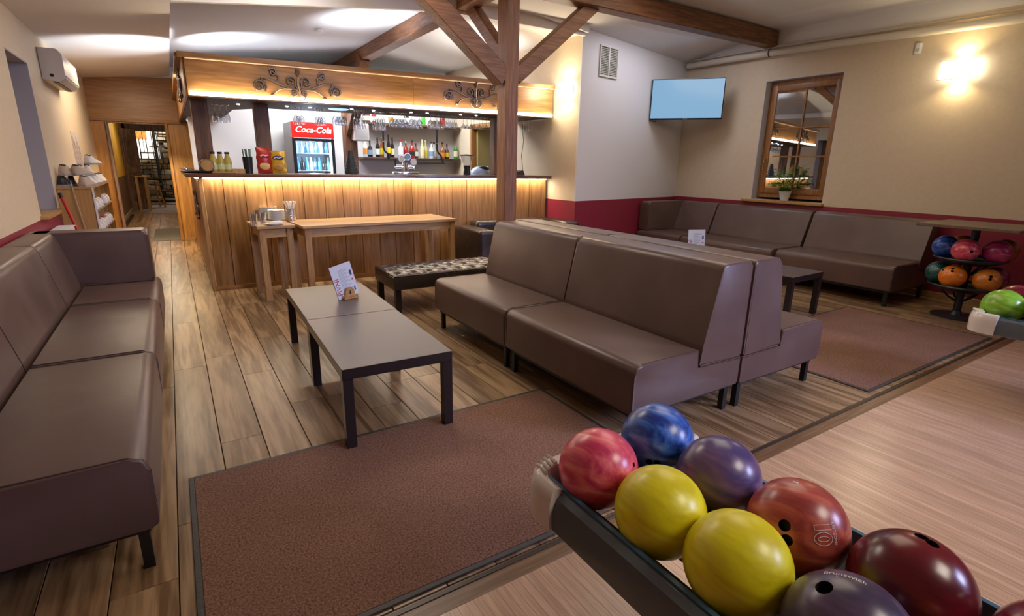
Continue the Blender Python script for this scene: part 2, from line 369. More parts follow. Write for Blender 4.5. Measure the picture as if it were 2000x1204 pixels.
for a in ((5.76, MZ+.03, 5.83, 2.15), (6.47, MZ+.03, 6.54, 2.15), (5.83, MZ+.03, 6.47, MZ+.10), (5.83, 2.08, 6.47, 2.15), (6.12, MZ+.1, 6.18, 2.08)): f.box(XL-.40, a[0], a[1], XL-.35, a[2], a[3], .004, 1)
f.out('window_frame', SILLZ, wn)
M().box(XL-.35, 5.70, MZ+.001, XL+.055, 6.60, MZ+.03, .006).out('window_sill', SILL, wn)
# --- end wall with doorway (Y=10.7), wood panelling
we = sgroup('wall_end'); YE = 10.7
M().box(XL-.5, YE, 1.98, .55, YE+.12, 3.3).out('wall_face', CEIL, we)
M().hexa([(-.98, YE-.04, 1.955), (.55, YE-.04, 1.955), (.55, YE, 1.955), (-.98, YE, 1.955), (-.98, YE-.04, 2.545), (.55, YE-.04, 2.66), (.55, YE, 2.66), (-.98, YE, 2.545)]).out('upper_panel', BARX, we)
M().box(-.735, YE-.03, 1.90, .01, YE+.1, 1.925).out('door_head', PANEL, we)
M().box(-.98, YE-.06, 1.92, .5, YE-.01, 1.955, .004, 1).out('rail', BARX, we)
M().box(-.98, YE-.03, 0, -.775, YE+.1, 1.92).out('side_panel', PANEL, we)
M().box(-.775, YE-.07, 0, -.735, YE+.1, 1.93, .01, 1).out('door_jamb', OLDDOOR, we)
M().box(-.99, YE-.05, 0, -.955, YE+.02, 2.54, .004, 1).out('corner_moulding', BARX, we)
M().box(.035, YE-.03, 0, .50, YE+.1, 1.92).out('side_panel', PANEL, we)
M().box(.01, YE-.06, 0, .055, YE+.1, 1.93, .008, 1).out('door_jamb', PANEL, we)
M().box(.055, YE-.05, 0, .225, YE-.031, .05, .004, 1).out('baseboard', PINEX, we)
# --- corridor beyond
cw = M().box(-1.25, YE+.12, .95, -1.0, 18.9, 2.6); cwl = struct('wall_corridor_left', cw, YELLOW)
M().box(-1.25, YE+.12, 0, -.995, 18.9, .95).out('dado', BROWNW, cwl)
M().box(-.995, YE+.12, 0, -.975, 18.9, .10).out('skirting', plain('corridor_skirting', (.32, .24, .2), .5), cwl)
struct('wall_corridor_right', M().box(.45, YE+.1, 0, .6, 20.9, 2.6), YELLOW)
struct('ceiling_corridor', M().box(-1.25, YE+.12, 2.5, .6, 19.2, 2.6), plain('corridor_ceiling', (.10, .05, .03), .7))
df = sgroup('door_1')
M().box(-1.12, 18.9, 0, -.93, 19.05, 2.5, .01, 1).out('door_jamb', OLDDOOR, df)
M().box(-1.12, 18.9, 2.14, .6, 19.05, 2.5, .01, 1).out('lintel', OLDDOOR, df)
# old panelled door leaf standing open
dl = bpy.data.objects.new('door_leaf', None); COL.objects.link(dl); dl.parent = df; dl.location = (-1.0, 17.2, 0); dl.rotation_euler = (0, 0, math.radians(60))
mb = M(); mb.box(0, 0, .02, .66, .035, 2.12, .006, 1); mb.box(-.0, -.012, .02, .66, -.0005, .20); mb.box(0, -.012, .2, .1, -.0005, 2.12); mb.box(.56, -.012, .2, .66, -.0005, 2.12); mb.box(.1, -.012, 1.0, .56, -.0005, 1.14); mb.box(.1, -.012, 2.0, .56, -.0005, 2.12)
mb.out('leaf', OLDDOOR, dl)
mb = M(); mb.box(.18, -.014, 1.22, .48, -.001, 1.9, .01, 1); mb.box(.18, -.014, .28, .48, -.001, .92, .01, 1); mb.out('door_panel', plain('carved_panel', (.12, .085, .07), .6, bump=.8, bscale=35, var=.4), dl)
M().tube([(.60, -.02, 1.05), (.60, -.06, 1.05), (.50, -.06, 1.05)], .010).out('door_handle', STEEL, dl)
tag(M().box(-.9999, 12.2, 1.16, -.965, 13.9, 1.72, .004, 1).out('wall_panel', plain('dark_red_board', (.16, .012, .012), .4)), 'dark red board hung on the yellow corridor wall beyond the doorway', 'board')
# stone end wall: individual stones around a lit glazed opening
sw = sgroup('wall_corridor_end'); YS = 21.0
M().box(-1.6, YS+.06, 0, 1.6, YS+.2, 3.2).out('mortar', plain('mortar_dark', (.07, .055, .045), .95), sw)
STONE = [plain('stone_%s' % n, c, .85, bump=.8, bscale=16, var=.3) for n, c in (('grey', (.30, .26, .21)), ('buff', (.42, .34, .24)), ('brown', (.20, .15, .11)), ('pale', (.50, .45, .37)))]
def rstone(wd, ht, rg):
    b = M(); b.box(0, 0, 0, wd, .11, ht, .035, 2)
    for v in b.b.verts: v.co += Vector((rg.uniform(-.012, .012), rg.uniform(-.02, .02), rg.uniform(-.012, .012)))
    return b
rg = random.Random(11); smesh = [[rstone(wd, .155, rg).mesh('stone', st, 60) for wd in (.16, .22, .30, .38)] for st in STONE]
z = .05; row = 0
while z < 2.35:
    x = -1.25+rg.uniform(-.1, 0)
    while x < .75:
        k = rg.randrange(4); wd = (.16, .22, .30, .38)[k]
        if not (x < -.26 and z > 1.35): link('stone', smesh[rg.randrange(4)][k], sw, (x, YS+rg.uniform(-.07, -.03), z))
        x += wd+.014
    z += .168
lw_ = sgroup('window_2')
M().box(-1.3, YS+.01, 1.36, -.22, YS+.03, 2.6).out('pane', plain('lit_frosted_pane', (.9, .88, .85), .5, emit=(1.0, .93, .84), es=.75), lw_)
b = M()
for xx in (-1.1, -.9, -.72, -.54, -.38, -.24): b.box(xx-.012, YS-.02, 1.36, xx+.012, YS+.01, 2.6)
b.out('mullion', BROWNBLACK, lw_)
pst = tag(M().box(-.86, YS-.035, 1.98, -.50, YS+.012, 2.5).out('poster', plain('orange_poster', (.65, .22, .03), .5, var=.6, bscale=60, bump=.01)), 'orange and red lit picture high in the stair hall', 'poster')
# spiral stair
st = thing('spiral_staircase', 'dark metal spiral staircase against the stone wall beyond the doorway', 'staircase', (-.30, 20.2, 0))
M().cyl((0, 0, 0), (0, 0, 2.9), .045, seg=12).out('pole', BLK, st)
tm = M().prism([(.03, -.03), (.62, -.13), (.62, .13), (.03, .03)], lambda u, v, t: (u, v, t), 0, .045).mesh('tread', plain('dark_tread', (.03, .024, .02), .5))
for k in range(15):
    link('tread', tm, st, (0, 0, .20+k*.19), (0, 0, math.radians(-50+k*-27)))
hb = M()
for k in range(15):
    a = math.radians(-50-27*k); hb.cyl((.6*math.cos(a), .6*math.sin(a), .2+k*.19), (.6*math.cos(a), .6*math.sin(a), 1.0+k*.19), .009, seg=6)
hb.out('baluster', BLK, st); 
# stools / table in stair hall
def stool(loc, rz, lab):
    t = thing('bar_stool', lab, 'stool', loc, rz, 'stools in the stair hall')
    M().box(-.17, -.17, .72, .17, .17, .755, .008).out('seat', PINEX, t)
    for sx in (-1, 1):
        for sy in (-1, 1): M().beam((sx*.21, sy*.21, 0), (sx*.13, sy*.13, .72), .035, .035).out('leg', PINEZ, t)
    for q in (.25, .5):
        e = .21-.08*q/.72
        for a in ((-e, -e, e, -e), (e, -e, e, e), (e, e, -e, e), (-e, e, -e, -e)): M().beam((a[0], a[1], q), (a[2], a[3], q), .022, .022).out('rung', PINEZ, t)
    return t
stool((-.52, 18.7, 0), .3, 'light pine stool beside the foot of the spiral stairs')
t = thing('side_table', 'light wooden high table standing in front of the pine stool in the stair hall', 'table', (-.72, 17.7, 0))
M().box(-.12, -.3, .88, .16, .3, .92, .006, 1).out('table_top', PINEX, t)
for sx, sy in ((-.08, -.26), (.12, -.26), (-.08, .26), (.12, .26)): M().box(sx-.03, sy-.03, 0, sx+.03, sy+.03, .88).out('leg', PINEZ, t)
# --- right wall with window opening, Y 3.58..4.60, z .95..2.52
RZ = .915
wr = M(); W0, W1, WZ0, WZ1 = 3.60, 4.62, .95, 2.53
wr.box(XR, -5, RZ, XR+.5, W0, 2.92); wr.box(XR, W1, RZ, XR+.5, 6.4, 2.92); wr.box(XR, W0, WZ1, XR+.5, W1, 2.92); wr.box(XR, W0, RZ, XR+.5, W1, WZ0)
wro = struct('wall_right', wr, BEIGE)
M().box(XR-.002, -5, 0, XR+.5, 6.4, RZ).out('dado', MAROON, wro)
M().box(XR-.001, -5, 2.92, XR+.5, 6.4, 3.4).out('white_band', WHITE, wro)
rv = M(); rv.box(XR+.001, W1-.008, WZ0, XR+.3, W1, WZ1); rv.box(XR+.001, W0, WZ0, XR+.3, W0+.008, WZ1); rv.box(XR+.001, W0+.008, WZ1-.008, XR+.3, W1-.008, WZ1); rv.out('reveal', plain('pale_blue_reveal', (.60, .60, .70), .7), wro)
struct('baseboard_right', M().box(XR-.02, -5, 0, XR-.003, 6.0, .07, .004, 1), PINEX)
wn = sgroup('window_3'); WX = XR+.12
f = M(); z0, z1, y0, y1 = WZ0+.03, WZ1-.01, W0+.01, W1-.01
for a in ((y0, z0, y0+.045, z1), (y1-.045, z0, y1, z1), (y0+.045, z0, y1-.045, z0+.06), (y0+.045, z1-.05, y1-.045, z1)): f.box(WX, a[0], a[1], WX+.09, a[2], a[3], .004, 1)
f.out('window_frame', SILLZ, wn)
sh_ = M(); y0 += .045; y1 -= .045; z0 += .06; z1 -= .05
for a in ((y0, z0, y0+.07, z1), (y1-.07, z0, y1, z1), (y0+.07, z0, y1-.07, z0+.075), (y0+.07, z1-.07, y1-.07, z1)): sh_.box(WX-.02, a[0], a[1], WX+.05, a[2], a[3], .006, 2)
sh_.out('sash', SILLZ, wn)
a_, b_2 = y0+.07, y1-.07
M().hexa([(WX+.060, a_, z0+.075), (WX+.064, a_, z0+.075), (WX-.004, b_2, z0+.075), (WX-.008, b_2, z0+.075), (WX+.060, a_, z1-.07), (WX+.064, a_, z1-.07), (WX-.004, b_2, z1-.07), (WX-.008, b_2, z1-.07)]).out('pane', PANE, wn)
g = M(); ym = (y0+y1)/2
g.box(WX+.012, ym-.009, z0+.075, WX+.022, ym+.009, z1-.07)
for q in (.33, .62): zz = z0+.075+(z1-z0-.145)*q; g.box(WX-.004, y0+.07, zz-.009, WX+.004, y1-.07, zz+.009)
g.out('glazing_bar', SILLZ, wn)
M().box(WX+.25, W0-.3, WZ0-.3, WX+.26, W1+.3, WZ1+.3).out('night_sky', NIGHT, wn)
M().tube([(WX-.02, y1-.035, 1.50), (WX-.06, y1-.035, 1.50), (WX-.065, y1-.035, 1.47), (WX-.065, y1-.035, 1.36)], .010).out('handle', plain('brass_handle', (.5, .38, .2), .3, .9), wn)
M().box(XR-.06, W0-.02, WZ0-.035, WX+.0, W1+.12, WZ0-.002, .006).out('window_sill', SILL, wn)
# --- stub wall (TV wall) and bar-side wall
C0 = Vector((4.55, 5.55, 0)); C1 = Vector((7.10, 6.01, 0)); sd = (C1-C0).normalized(); sn = Vector((sd.y, -sd.x, 0))   # sn faces the room
def stubbox(mb, u0, u1, z0, z1, d0, d1):
    q = []
    for z_ in (z0, z1):
        for u, d in ((u0, d0), (u1, d0), (u1, d1), (u0, d1)): p = C0+sd*u+sn*d; q.append((p.x, p.y, z_))
    return mb.hexa(q)
LS = (C1-C0).length
wb = struct('wall_back', stubbox(M(), 0, LS, .905, 3.3, 0, -.03), WHITE)
stubbox(M(), -.001, LS, 0, .905, .0015, -.03).out('dado', MAROON, wb)
wsd = M(); XS = 4.5
wsd.hexa([(4.55, 5.551, .905), (4.9, 5.66, .905), (4.9, 7.3, .905), (XS, 7.3, .905), (4.55, 5.551, 3.3), (4.9, 5.66, 3.3), (4.9, 7.3, 3.3), (XS, 7.3, 3.3)])
wsd.box(XS, 8.4, .0, 4.9, 9.4, 3.3); wsd.box(XS, 7.3, 2.0, 4.9, 8.4, 3.3)
ws = struct('wall_bar_side', wsd, BEIGE)
M().hexa([(4.548, 5.551, 0), (4.9, 5.66, 0), (4.9, 7.3, 0), (XS-.002, 7.3, 0), (4.548, 5.551, .905), (4.9, 5.66, .905), (4.9, 7.3, .905), (XS-.002, 7.3, .905)]).out('dado', MAROON, ws)
dd = sgroup('door_2')
f = M(); f.box(XS-.02, 8.34, 0, XS+.42, 8.41, 2.03); f.box(XS-.02, 7.3, 1.95, XS+.42, 8.34, 2.03); f.box(XS-.02, 7.26, 0, XS+.42, 7.31, 2.03); f.out('door_frame', SILLZ, dd)
M().box(XS+.06, 8.29, .02, XS+.95, 8.33, 1.95, .004, 1).out('door_leaf', plain('olive_beige_door', (.42, .33, .12), .45), dd)
struct('wall_kitchen', M().box(6.3, 6.5, 1.55, 6.4, 10.5, 3.0), plain('kitchen_white', (.75, .82, .9), .6, emit=None)).__class__
struct('wall_kitchen_tiles', M().box(6.29, 6.5, 0, 6.4, 10.5, 1.55), plain('kitchen_green', (.45, .62, .48), .5))
struct('wall_kitchen_back', M().box(4.9, 10.4, 0, 6.4, 10.5, 3.0), WHITE)
struct('wall_bar_back', M().box(.3, 9.1, 0, 4.9, 9.2, 2.72), WHITE)
struct('wall_loft_back', M().box(.3, 10.8, 2.0, 4.9, 10.9, 3.4), WHITE)
point('kitchen_light', (5.6, 8.9, 2.3), 60, (.93, .98, 1), .15)
# --- ceilings
struct('ceiling_left', M().hexa([(-1.4, -5, 2.47), (.18, -5, 2.60), (.18, 10.75, 2.66), (-1.4, 10.75, 2.48), (-1.4, -5, 2.9), (.18, -5, 3.4), (.18, 10.75, 3.4), (-1.4, 10.75, 2.9)]), CEIL)
RX, RZT = 2.86, 3.13
struct('ceiling_bar', M().hexa([(.18, 5.45, 2.74), (RX, 5.45, RZT), (RX, 10.8, RZT), (.18, 10.8, 2.80), (.18, 5.45, 3.4), (RX, 5.45, 3.4), (RX, 10.8, 3.4), (.18, 10.8, 3.4)]), plain('ceiling_paint_cool', (.68, .71, .78), .8))
struct('ceiling_bar_right', M().hexa([(RX, 5.45, RZT), (4.56, 5.45, 2.95), (4.9, 10.8, 2.93), (RX, 10.8, RZT), (RX, 5.45, 3.4), (4.56, 5.45, 3.4), (4.9, 10.8, 3.4), (RX, 10.8, 3.4)]), CEIL)
struct('ceiling_front', M().hexa([(.18, -5, 3.16), (6.45, -5, 3.16), (6.45, 4.9, 3.16), (.18, 4.9, 3.16), (.18, -5, 3.4), (6.45, -5, 3.4), (6.45, 4.9, 3.4), (.18, 4.9, 3.4)]), CEIL)
struct('ceiling_slope_back', M().hexa([(.18, 4.9, 3.16), (7.2, 4.9, 3.10), (7.2, 6.1, 2.93), (.18, 5.48, 3.05), (.18, 4.9, 3.4), (7.2, 4.9, 3.4), (7.2, 6.1, 3.4), (.18, 5.48, 3.4)]), CEIL)
struct('ceiling_slope_right', M().hexa([(6.45, -5, 3.16), (7.2, -5, 2.95), (7.2, 4.9, 3.15), (6.45, 4.9, 3.16), (6.45, -5, 3.4), (7.2, -5, 3.4), (7.2, 4.9, 3.4), (6.45, 4.9, 3.4)]), CEIL)
hd = M(); hp = [(.18, 2.60), (1.06, 2.71), (2.28, 2.86), (2.83, 2.90), (3.44, 2.915), (4.553, 2.92)]
hd.prism(hp+[(4.553, 3.3), (.18, 3.3)], lambda u, v, t: (u, t, v), 5.50, 5.548); struct('trim_1', hd, CEIL)
# --- rear of hall behind the camera (lanes end)
struct('wall_front', M().box(-1.5, -4.8, 0, 7.6, -4.6, 3.4), plain('hall_rear_paint', (.30, .27, .27), .7))
# ================================================================== TIMBER FRAME
t = thing('timber_post', 'tall red-brown timber post behind the centre sofa carrying two braces', 'post', (2.9165, 4.685, 0))
M().box(-.0735, -.085, 0, .0735, .085, 3.15, .008, 1).out('post', BEAMZ, t)
M().beam((-.06, 0, 2.17), (-1.75, 0, 3.46), .15, .165, bev=.006).out('brace', BEAMX, t)
M().beam((.06, 0, 2.19), (1.12, 0, 3.06), .12, .14, bev=.006).out('brace', BEAMX, t)
M().beam((0, .06, 2.38), (0, .78, 3.00), .11, .12, bev=.006).out('brace', BEAMY, t)
tag(M().beam((-.2, 4.66, 3.035), (7.03, 4.60, 3.04), .17, .20, bev=.008).out('ceiling_beam', BEAMX), 'dark brown cross beam running from post to window wall under ceiling', 'beam')
tag(M().beam((2.86, 4.78, 3.03), (2.86, 10.78, 3.03), .17, .19, bev=.008).out('ridge_beam', BEAMY), 'brown beam under the ceiling above the bar', 'beam')
# ================================================================== BAR
bar = thing('bar_counter', 'long bar clad in vertical golden oak boards with dark counter top', 'bar', (0, 0, 0))
A0 = Vector((.25, 6.29, 0)); A1 = Vector((4.49, 6.16, 0)); bd = (A1-A0).normalized(); bn = Vector((bd.y, -bd.x, 0)); BLn = (A1-A0).length
def barbox(mb, u0, u1, z0, z1, d0, d1):
    q = []
    for z_ in (z0, z1):
        for u, d in ((u0, d0), (u1, d0), (u1, d1), (u0, d1)): p = A0+bd*u+bn*d; q.append((p.x, p.y, z_))
    return mb.hexa(q)
edges = [0, .19, .39, .59, .76, .97, 1.20, 1.40, 1.60]
while edges[-1] < BLn-.15: edges.append(edges[-1]+random.choice([.18, .2, .21, .23]))
edges[-1] = BLn
for a, b in zip(edges, edges[1:]):
    q = M().box(0, -.018, 0, b-a-.005, 0, 1.145, .002, 1)
    o = q.out('board', BARW, bar, A0+bd*(a+.0025)+Vector((0, 0, .035)), rot=(0, 0, math.atan2(bd.y, bd.x)))
barbox(M(), 0, BLn, 0, .05, .02, .032).out('skirting', BARX, bar)
barbox(M(), 0, BLn, .0, 1.17, 0, -.05).out('carcass', BROWNBLACK, bar)
y = 6.34
while y < 10.4:
    M().box(-.018, 0, 0, 0, .195, 1.145, .002, 1).out('side_board', BARW, bar, (.25, y, .035)); y += .20
M().box(.25, 6.34, 0, .295, 10.64, 1.17).out('side_carcass', BROWNBLACK, bar)
M().box(.222, 6.262, .0, .262, 6.335, 1.17, .004, 1).out('corner_post', PINEZ, bar)
cpm = M(); cpts = [(.12, 6.17), (4.49, 6.02), (4.49, 6.62), (.74, 6.75), (.74, 9.09), (.295, 9.09), (.295, 10.64), (.12, 10.64)]
cpm.prism(cpts, lambda u, v, t: (u, v, t), 1.185, 1.225, .006).out('counter_top', wood('counter_dark_oak', (.07, .03, .016), (.16, .075, .04), 'X', .22, 1, True, .8, .05, coat=.4), bar)
barbox(M(), .02, BLn-.02, 1.170, 1.184, .02, .045).out('light_strip', LEDW, bar)
M().box(.205, 6.34, 1.170, .222, 7.2, 1.184).out('light_strip', LEDW, bar)
area('counter_led_glow', A0.lerp(A1, .5)+bn*.07+Vector((0, 0, 1.165)), A0.lerp(A1, .5)+bn*.045, BLn-.1, .03, 19, (1, .84, .60))
area('counter_led_side', (.19, 9.1, 1.165), (.12, 9.3, 0), .03, 2.8, 34, (1, .74, .40))
# canopy
can = thing('bar_canopy', 'oak canopy over the bar with lit lower edge and dark soffit', 'canopy', (0, 0, 0))
F0 = Vector((.24, 6.22, 0)); F1 = Vector((4.49, 6.06, 0)); fd = (F1-F0).normalized(); fn = Vector((fd.y, -fd.x, 0)); FL = (F1-F0).length
zb = lambda u: 1.957+.040*u/FL; zt = lambda u: 2.325+.065*u/FL
def canbox(mb, u0, u1, off0, off1, d0, d1, ref0=zb, ref1=zb):
    q = []
    for off, rf in ((off0, ref0), (off1, ref1)):
        for u, d in ((u0, d0), (u1, d0), (u1, d1), (u0, d1)): p = F0+fd*u+fn*d; q.append((p.x, p.y, rf(u)+off))
    return mb.hexa(q)
US = 2.28
canbox(M(), 0, US-.002, .0, -.03, 0, -.02, zb, zt).out('fascia_panel', BARX, can)
canbox(M(), US+.002, FL, .0, -.03, 0, -.02, zb, zt).out('fascia_panel', BARX, can)
canbox(M(), -.05, FL, -.03, .012, .045, -.04, zt, zt).out('top_moulding', BARX, can)
M().hexa([(.22, 6.24, 1.957), (.24, 6.24, 1.957), (.24, 10.64, 1.957), (.22, 10.64, 1.957), (.22, 6.24, 2.30), (.24, 6.24, 2.30), (.24, 10.64, 2.30), (.22, 10.64, 2.30)]).out('side_fascia', BARY, can)
M().box(.17, 6.24, 2.295, .26, 10.64, 2.335, .004, 1).out('side_moulding', BARY, can)
canbox(M(), .0, FL, -.012, .0, .03, -.0).out('light_ledge', BARX, can)
canbox(M(), .01, FL-.01, .0, .040, .004, .020).out('light_strip', LEDW, can)
canbox(M(), .01, FL-.01, -.042, -.034, .01, .03, zt, zt).out('upper_highlight_line', plain('dim_warm_highlight', (1, .8, .5), .5, emit=(1, .72, .40), es=.22), can)  # thin glowing line painted in as the highlight under the moulding
area('canopy_led_glow', F0.lerp(F1, .5)+fn*.05+Vector((0, 0, 1.995)), F0.lerp(F1, .5)+fn*.00+Vector((0, 0, 2.35)), FL-.1, .03, 8, (1, .80, .50))
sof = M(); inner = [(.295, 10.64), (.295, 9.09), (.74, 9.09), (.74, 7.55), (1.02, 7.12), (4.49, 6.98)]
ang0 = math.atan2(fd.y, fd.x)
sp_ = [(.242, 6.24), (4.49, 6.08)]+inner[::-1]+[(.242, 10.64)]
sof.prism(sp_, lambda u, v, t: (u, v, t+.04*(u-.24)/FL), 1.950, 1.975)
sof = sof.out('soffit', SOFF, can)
SL = [(.33, 7.29), (.34, 7.95), (.33, 9.3), (.33, 10.0), (.32, 9.65), (.72, 6.74), (1.2, 6.64), (1.45, 6.63), (1.89, 6.50), (2.15, 6.50), (2.61, 6.45), (2.81, 6.42), (3.26, 6.38), (3.46, 6.33), (4.04, 6.28)]
slm = M().lathe([(.020, 0), (.020, .006), (.0, .006)], 12).mesh('downlight', LEDB)
slm.transform(Matrix.Scale(.8, 4))
for x, y in SL: link('downlight', slm, sof, (x, y, 1.943+.04*(x-.24)/FL))
M().lathe([(.10, 0), (.12, .008)], 24).out('ring_light', plain('blue_ring_led', (.4, .6, .8), .3, emit=(.3, .55, .8), es=1.2), can, (1.77, 6.62, 1.955))
# timber posts standing on the bar
for (x, y, wd, lab, mt) in ((.335, 6.60, .15, 'dark brown square post at the left end of the counter', DARKWZ), (.925, 6.66, .145, 'brown square post on the counter left of the red fridge', DARKWZ), (3.93, 6.62, .12, 'dark brown square post on the counter behind the big timber post', DARKWZ)):
    tag(M().box(-wd/2, -wd/2, 0, wd/2, wd/2, .729+.04*(x-.24)/FL, .005, 1).out('square_post', mt, None, (x, y, 1.2255)), lab, 'post')
t = thing('timber_post', 'orange-brown timber post with dark diagonal brace right of the red fridge', 'post', (2.40, 8.45, 0))
M().box(-.09, -.09, 0, .09, .09, 2.45, .006, 1).out('post', BEAMZ, t)
M().beam((.0, -.02, 1.78), (-.0, -.75, 2.40), .14, .14).out('brace', DARKWZ, t)
tag(M().beam((2.80, 9.25, 2.55), (2.82, 8.85, 2.96), .15, .13).out('strut', BEAMY), 'short slanted timber strut between the canopy top and the beam above the bar', 'strut')
# wrought-iron ornaments
def spiral(cx, cz, r0, r1, a0, turns, n=22, sgn=1):
    return [(cx+(r0+(r1-r0)*i/n)*math.cos(a0+sgn*turns*2*PI*i/n), 0, cz+(r0+(r1-r0)*i/n)*math.sin(a0+sgn*turns*2*PI*i/n)) for i in range(n+1)]
def ornament_parts(t):
    sc = {}
    def half(s):
        ms = []
        # outer scroll with long arm
        pts = spiral(.43, -.01, .012, .078, 0, 1.6); pts = pts[:]+[(.40, 0, .085), (.30, 0, .075), (.20, 0, .03), (.10, 0, -.01), (.02, 0, -.015)]
        ms.append((pts, .012))
        pts = spiral(.275, .155, .010, .045, PI*.9, 1.35, sgn=-1)+[(.215, 0, .12), (.225, 0, .07), (.25, 0, .05)]
        ms.append((pts, .010))
        pts = spiral(.085, .075, .010, .060, PI*.2, 1.5)
        ms.append((pts+[(.03, 0, .02), (.015, 0, -.01)], .010))
        pts = spiral(.055, -.055, .008, .035, PI, 1.4, sgn=1); ms.append((pts, .008))
        ms.append(([(.08, 0, -.015), (.16, 0, -.012), (.23, 0, -.035), (.275, 0, -.075)], .009))
        return [([(p[0]*s, p[1], p[2]) for p in q], r) for q, r in ms]
    for s in (-1, 1):
        for q, r in half(s): M().tube(q, r, 6).out('scroll', IRON, t)
        M().lathe([(0, -.035), (.022, -.012), (.02, .01), (0, .03)], 8).xf(Matrix.Rotation(-s*.7, 4, 'Y')).out('leaf', IRON, t, (s*.295, 0, -.095))
    M().lathe([(0, -.05), (.022, -.01), (.026, .02), (0, .055)], 8).out('bud', IRON, t, (0, 0, .175))
    M().tube([(0, 0, .12), (-.008, 0, .04), (.012, 0, -.03), (0, 0, -.09)], .009, 6).out('stem', plain('bright_iron', (.5, .42, .38), .35, .7), t)
    M().tube([(.085*math.cos(a), 0, -.06+.075*math.sin(a)) for a in [PI*.1-1.2*PI*i/12 for i in range(13)]], .008, 6).out('loop', IRON, t)
    M().sphere((0, -.012, -.095), .013, 10).out('stud', STEEL, t)
for px, py, sc, lab in ((585, 172, 1.0, 'wrought-iron scroll ornament on the canopy fascia above the red fridge'), (928, 192, 1.0, 'wrought-iron scroll ornament on the canopy fascia beside the timber post')):
    p = aty(px, py, 6.12); u = (p-F0).dot(fd); q = F0+fd*u+fn*.016; q.z = p.z
    t = thing('iron_ornament', lab, 'ornament', q, ang0); ornament_parts(t)
    t.scale = (.88, 1, .88)
t = thing('iron_ornament', 'wrought-iron scroll ornament on the end of the canopy facing the aisle', 'ornament', (.205, 7.3, 2.12), PI/2); ornament_parts(t)
t = thing('iron_ornament', 'wrought-iron scroll ornament on the aisle side of the bar', 'ornament', (.222, 7.7, .78), PI/2); ornament_parts(t)
for c in t.children: c.scale = (1, 1, 1)
# ================================================================== SOFAS
def sofa_module(name, lab, origin, rz, length, depth=.84, hz=.43, top=.88, sx=.50, tx=.59, arm=None, nolegs=False, group='brown leather bench sofas'):
    # local: x = depth from front (0) to back, y = length
    t = thing(name, lab, 'sofa', origin, rz, group)
    g = .004
    seat = rpoly([(0, .165), (depth, .165), (depth, .33), (sx-.03, .33), (sx-.03, hz), (0, hz)], [.02, .01, .005, .005, .0, .055])
    seat_o = M().prism(seat, lambda u, v, tt: (u, tt, v), g, length-g, .012); seat_o = seat_o.out('seat', LEATH, t)
    back = rpoly([(sx-.02, .335), (depth, .335), (depth, top), (tx, top), (sx-.005, hz+.02)], [.01, .01, .03, .055, .03])
    M().prism(back, lambda u, v, tt: (u, tt, v), g, length-g, .014).out('backrest', LEATH, t)
    pp = [(u-.0, v) for u, v in seat[-6:]]
    for yy in (g+.010, length-g-.010):
        M().tube([(seat[k][0], yy, seat[k][1]) for k in range(len(seat)-1, len(seat)-7, -1)]+[(sx-.1, yy, hz+.001)] if False else [(.0015, yy, .2), (-.001, yy, hz-.055), (.016, yy, hz-.014), (.055, yy, hz+.001), (sx-.03, yy, hz+.001)], .0028, 6).out('piping', plain('piping_leather', (.06, .038, .034), .4) if 'piping_leather' not in MATS else MATS['piping_leather'], seat_o)
    fr = M(); fr.box(.03, .03, .14, depth-.03, .06, .165); fr.box(.03, length-.06, .14, depth-.03, length-.03, .165); fr.box(.03, .06, .14, .06, length-.06, .165); fr.box(depth-.06, .06, .14, depth-.03, length-.06, .165)
    fr.out('base_frame', BLK, t)
    for xx in (.035, depth-.065):
        for yy in (.035, length-.065): M().box(xx, yy, 0, xx+.032, yy+.032, .14).out('leg', BLK, t)
    if arm:
        a0, a1 = arm
        M().prism(rpoly([(.03, hz+.004), (depth-.02, hz+.004), (depth-.02, top), (.03, top)], [.01, .02, .03, .04]), lambda u, v, tt: (u, tt, v), a0, a1, .022).out('armrest', LEATH, t)
    return t
# centre double sofa: two facing the low tables, two facing the window wall
sofa_module('sofa_module', 'brown leather bench sofa facing the low tables, half nearest the camera', (1.755, 1.625, 0), 0, 1.185)
sofa_module('sofa_module', 'brown leather bench sofa facing the low tables, half beside the timber post', (1.755, 2.815, 0), 0, 1.125)
sofa_module('sofa_module', 'brown leather bench sofa backing the centre one, near half facing the window wall', (3.44, 2.80, 0), PI, 1.185)
sofa_module('sofa_module', 'brown leather bench sofa backing the centre one, far half facing the window wall', (3.44, 3.935, 0), PI, 1.125)
# right sofa along window wall (front faces -X)
sofa_module('sofa_module', 'brown leather bench sofa under the window wall, end next to the ball stand', (6.05, 2.27, 0), 0, 1.27, depth=.92, sx=.60, tx=.74, top=.865)
sofa_module('sofa_module', 'brown leather bench sofa directly under the window', (6.0, 3.56, 0), 0, 1.38, depth=.96, sx=.63, tx=.78, top=.865)
sofa_module('corner_sofa', 'brown leather corner bench sofa with arm in the television corner', (6.0, 4.96, 0), 0, .82, depth=.96, sx=.63, tx=.78, top=.865, arm=(.64, .82))
# left sofa along left wall (front faces +X) -> rotate pi, origin at far end
sofa_module('sofa_module', 'brown leather bench sofa along the left wall, end nearest the camera', (-.18, 3.02, 0), PI, 1.15, depth=.755, sx=.50, tx=.58, top=.828)
sofa_module('sofa_module', 'brown leather bench sofa along the left wall, middle section', (-.18, 4.24, 0), PI, 1.215, depth=.755, sx=.50, tx=.58, top=.828)
sofa_module('corner_sofa', 'brown leather bench sofa with high armrest beside the shoe shelf', (-.18, 5.10, 0), PI, .855, depth=.755, sx=.50, tx=.58, top=.828, arm=(.0, .21))
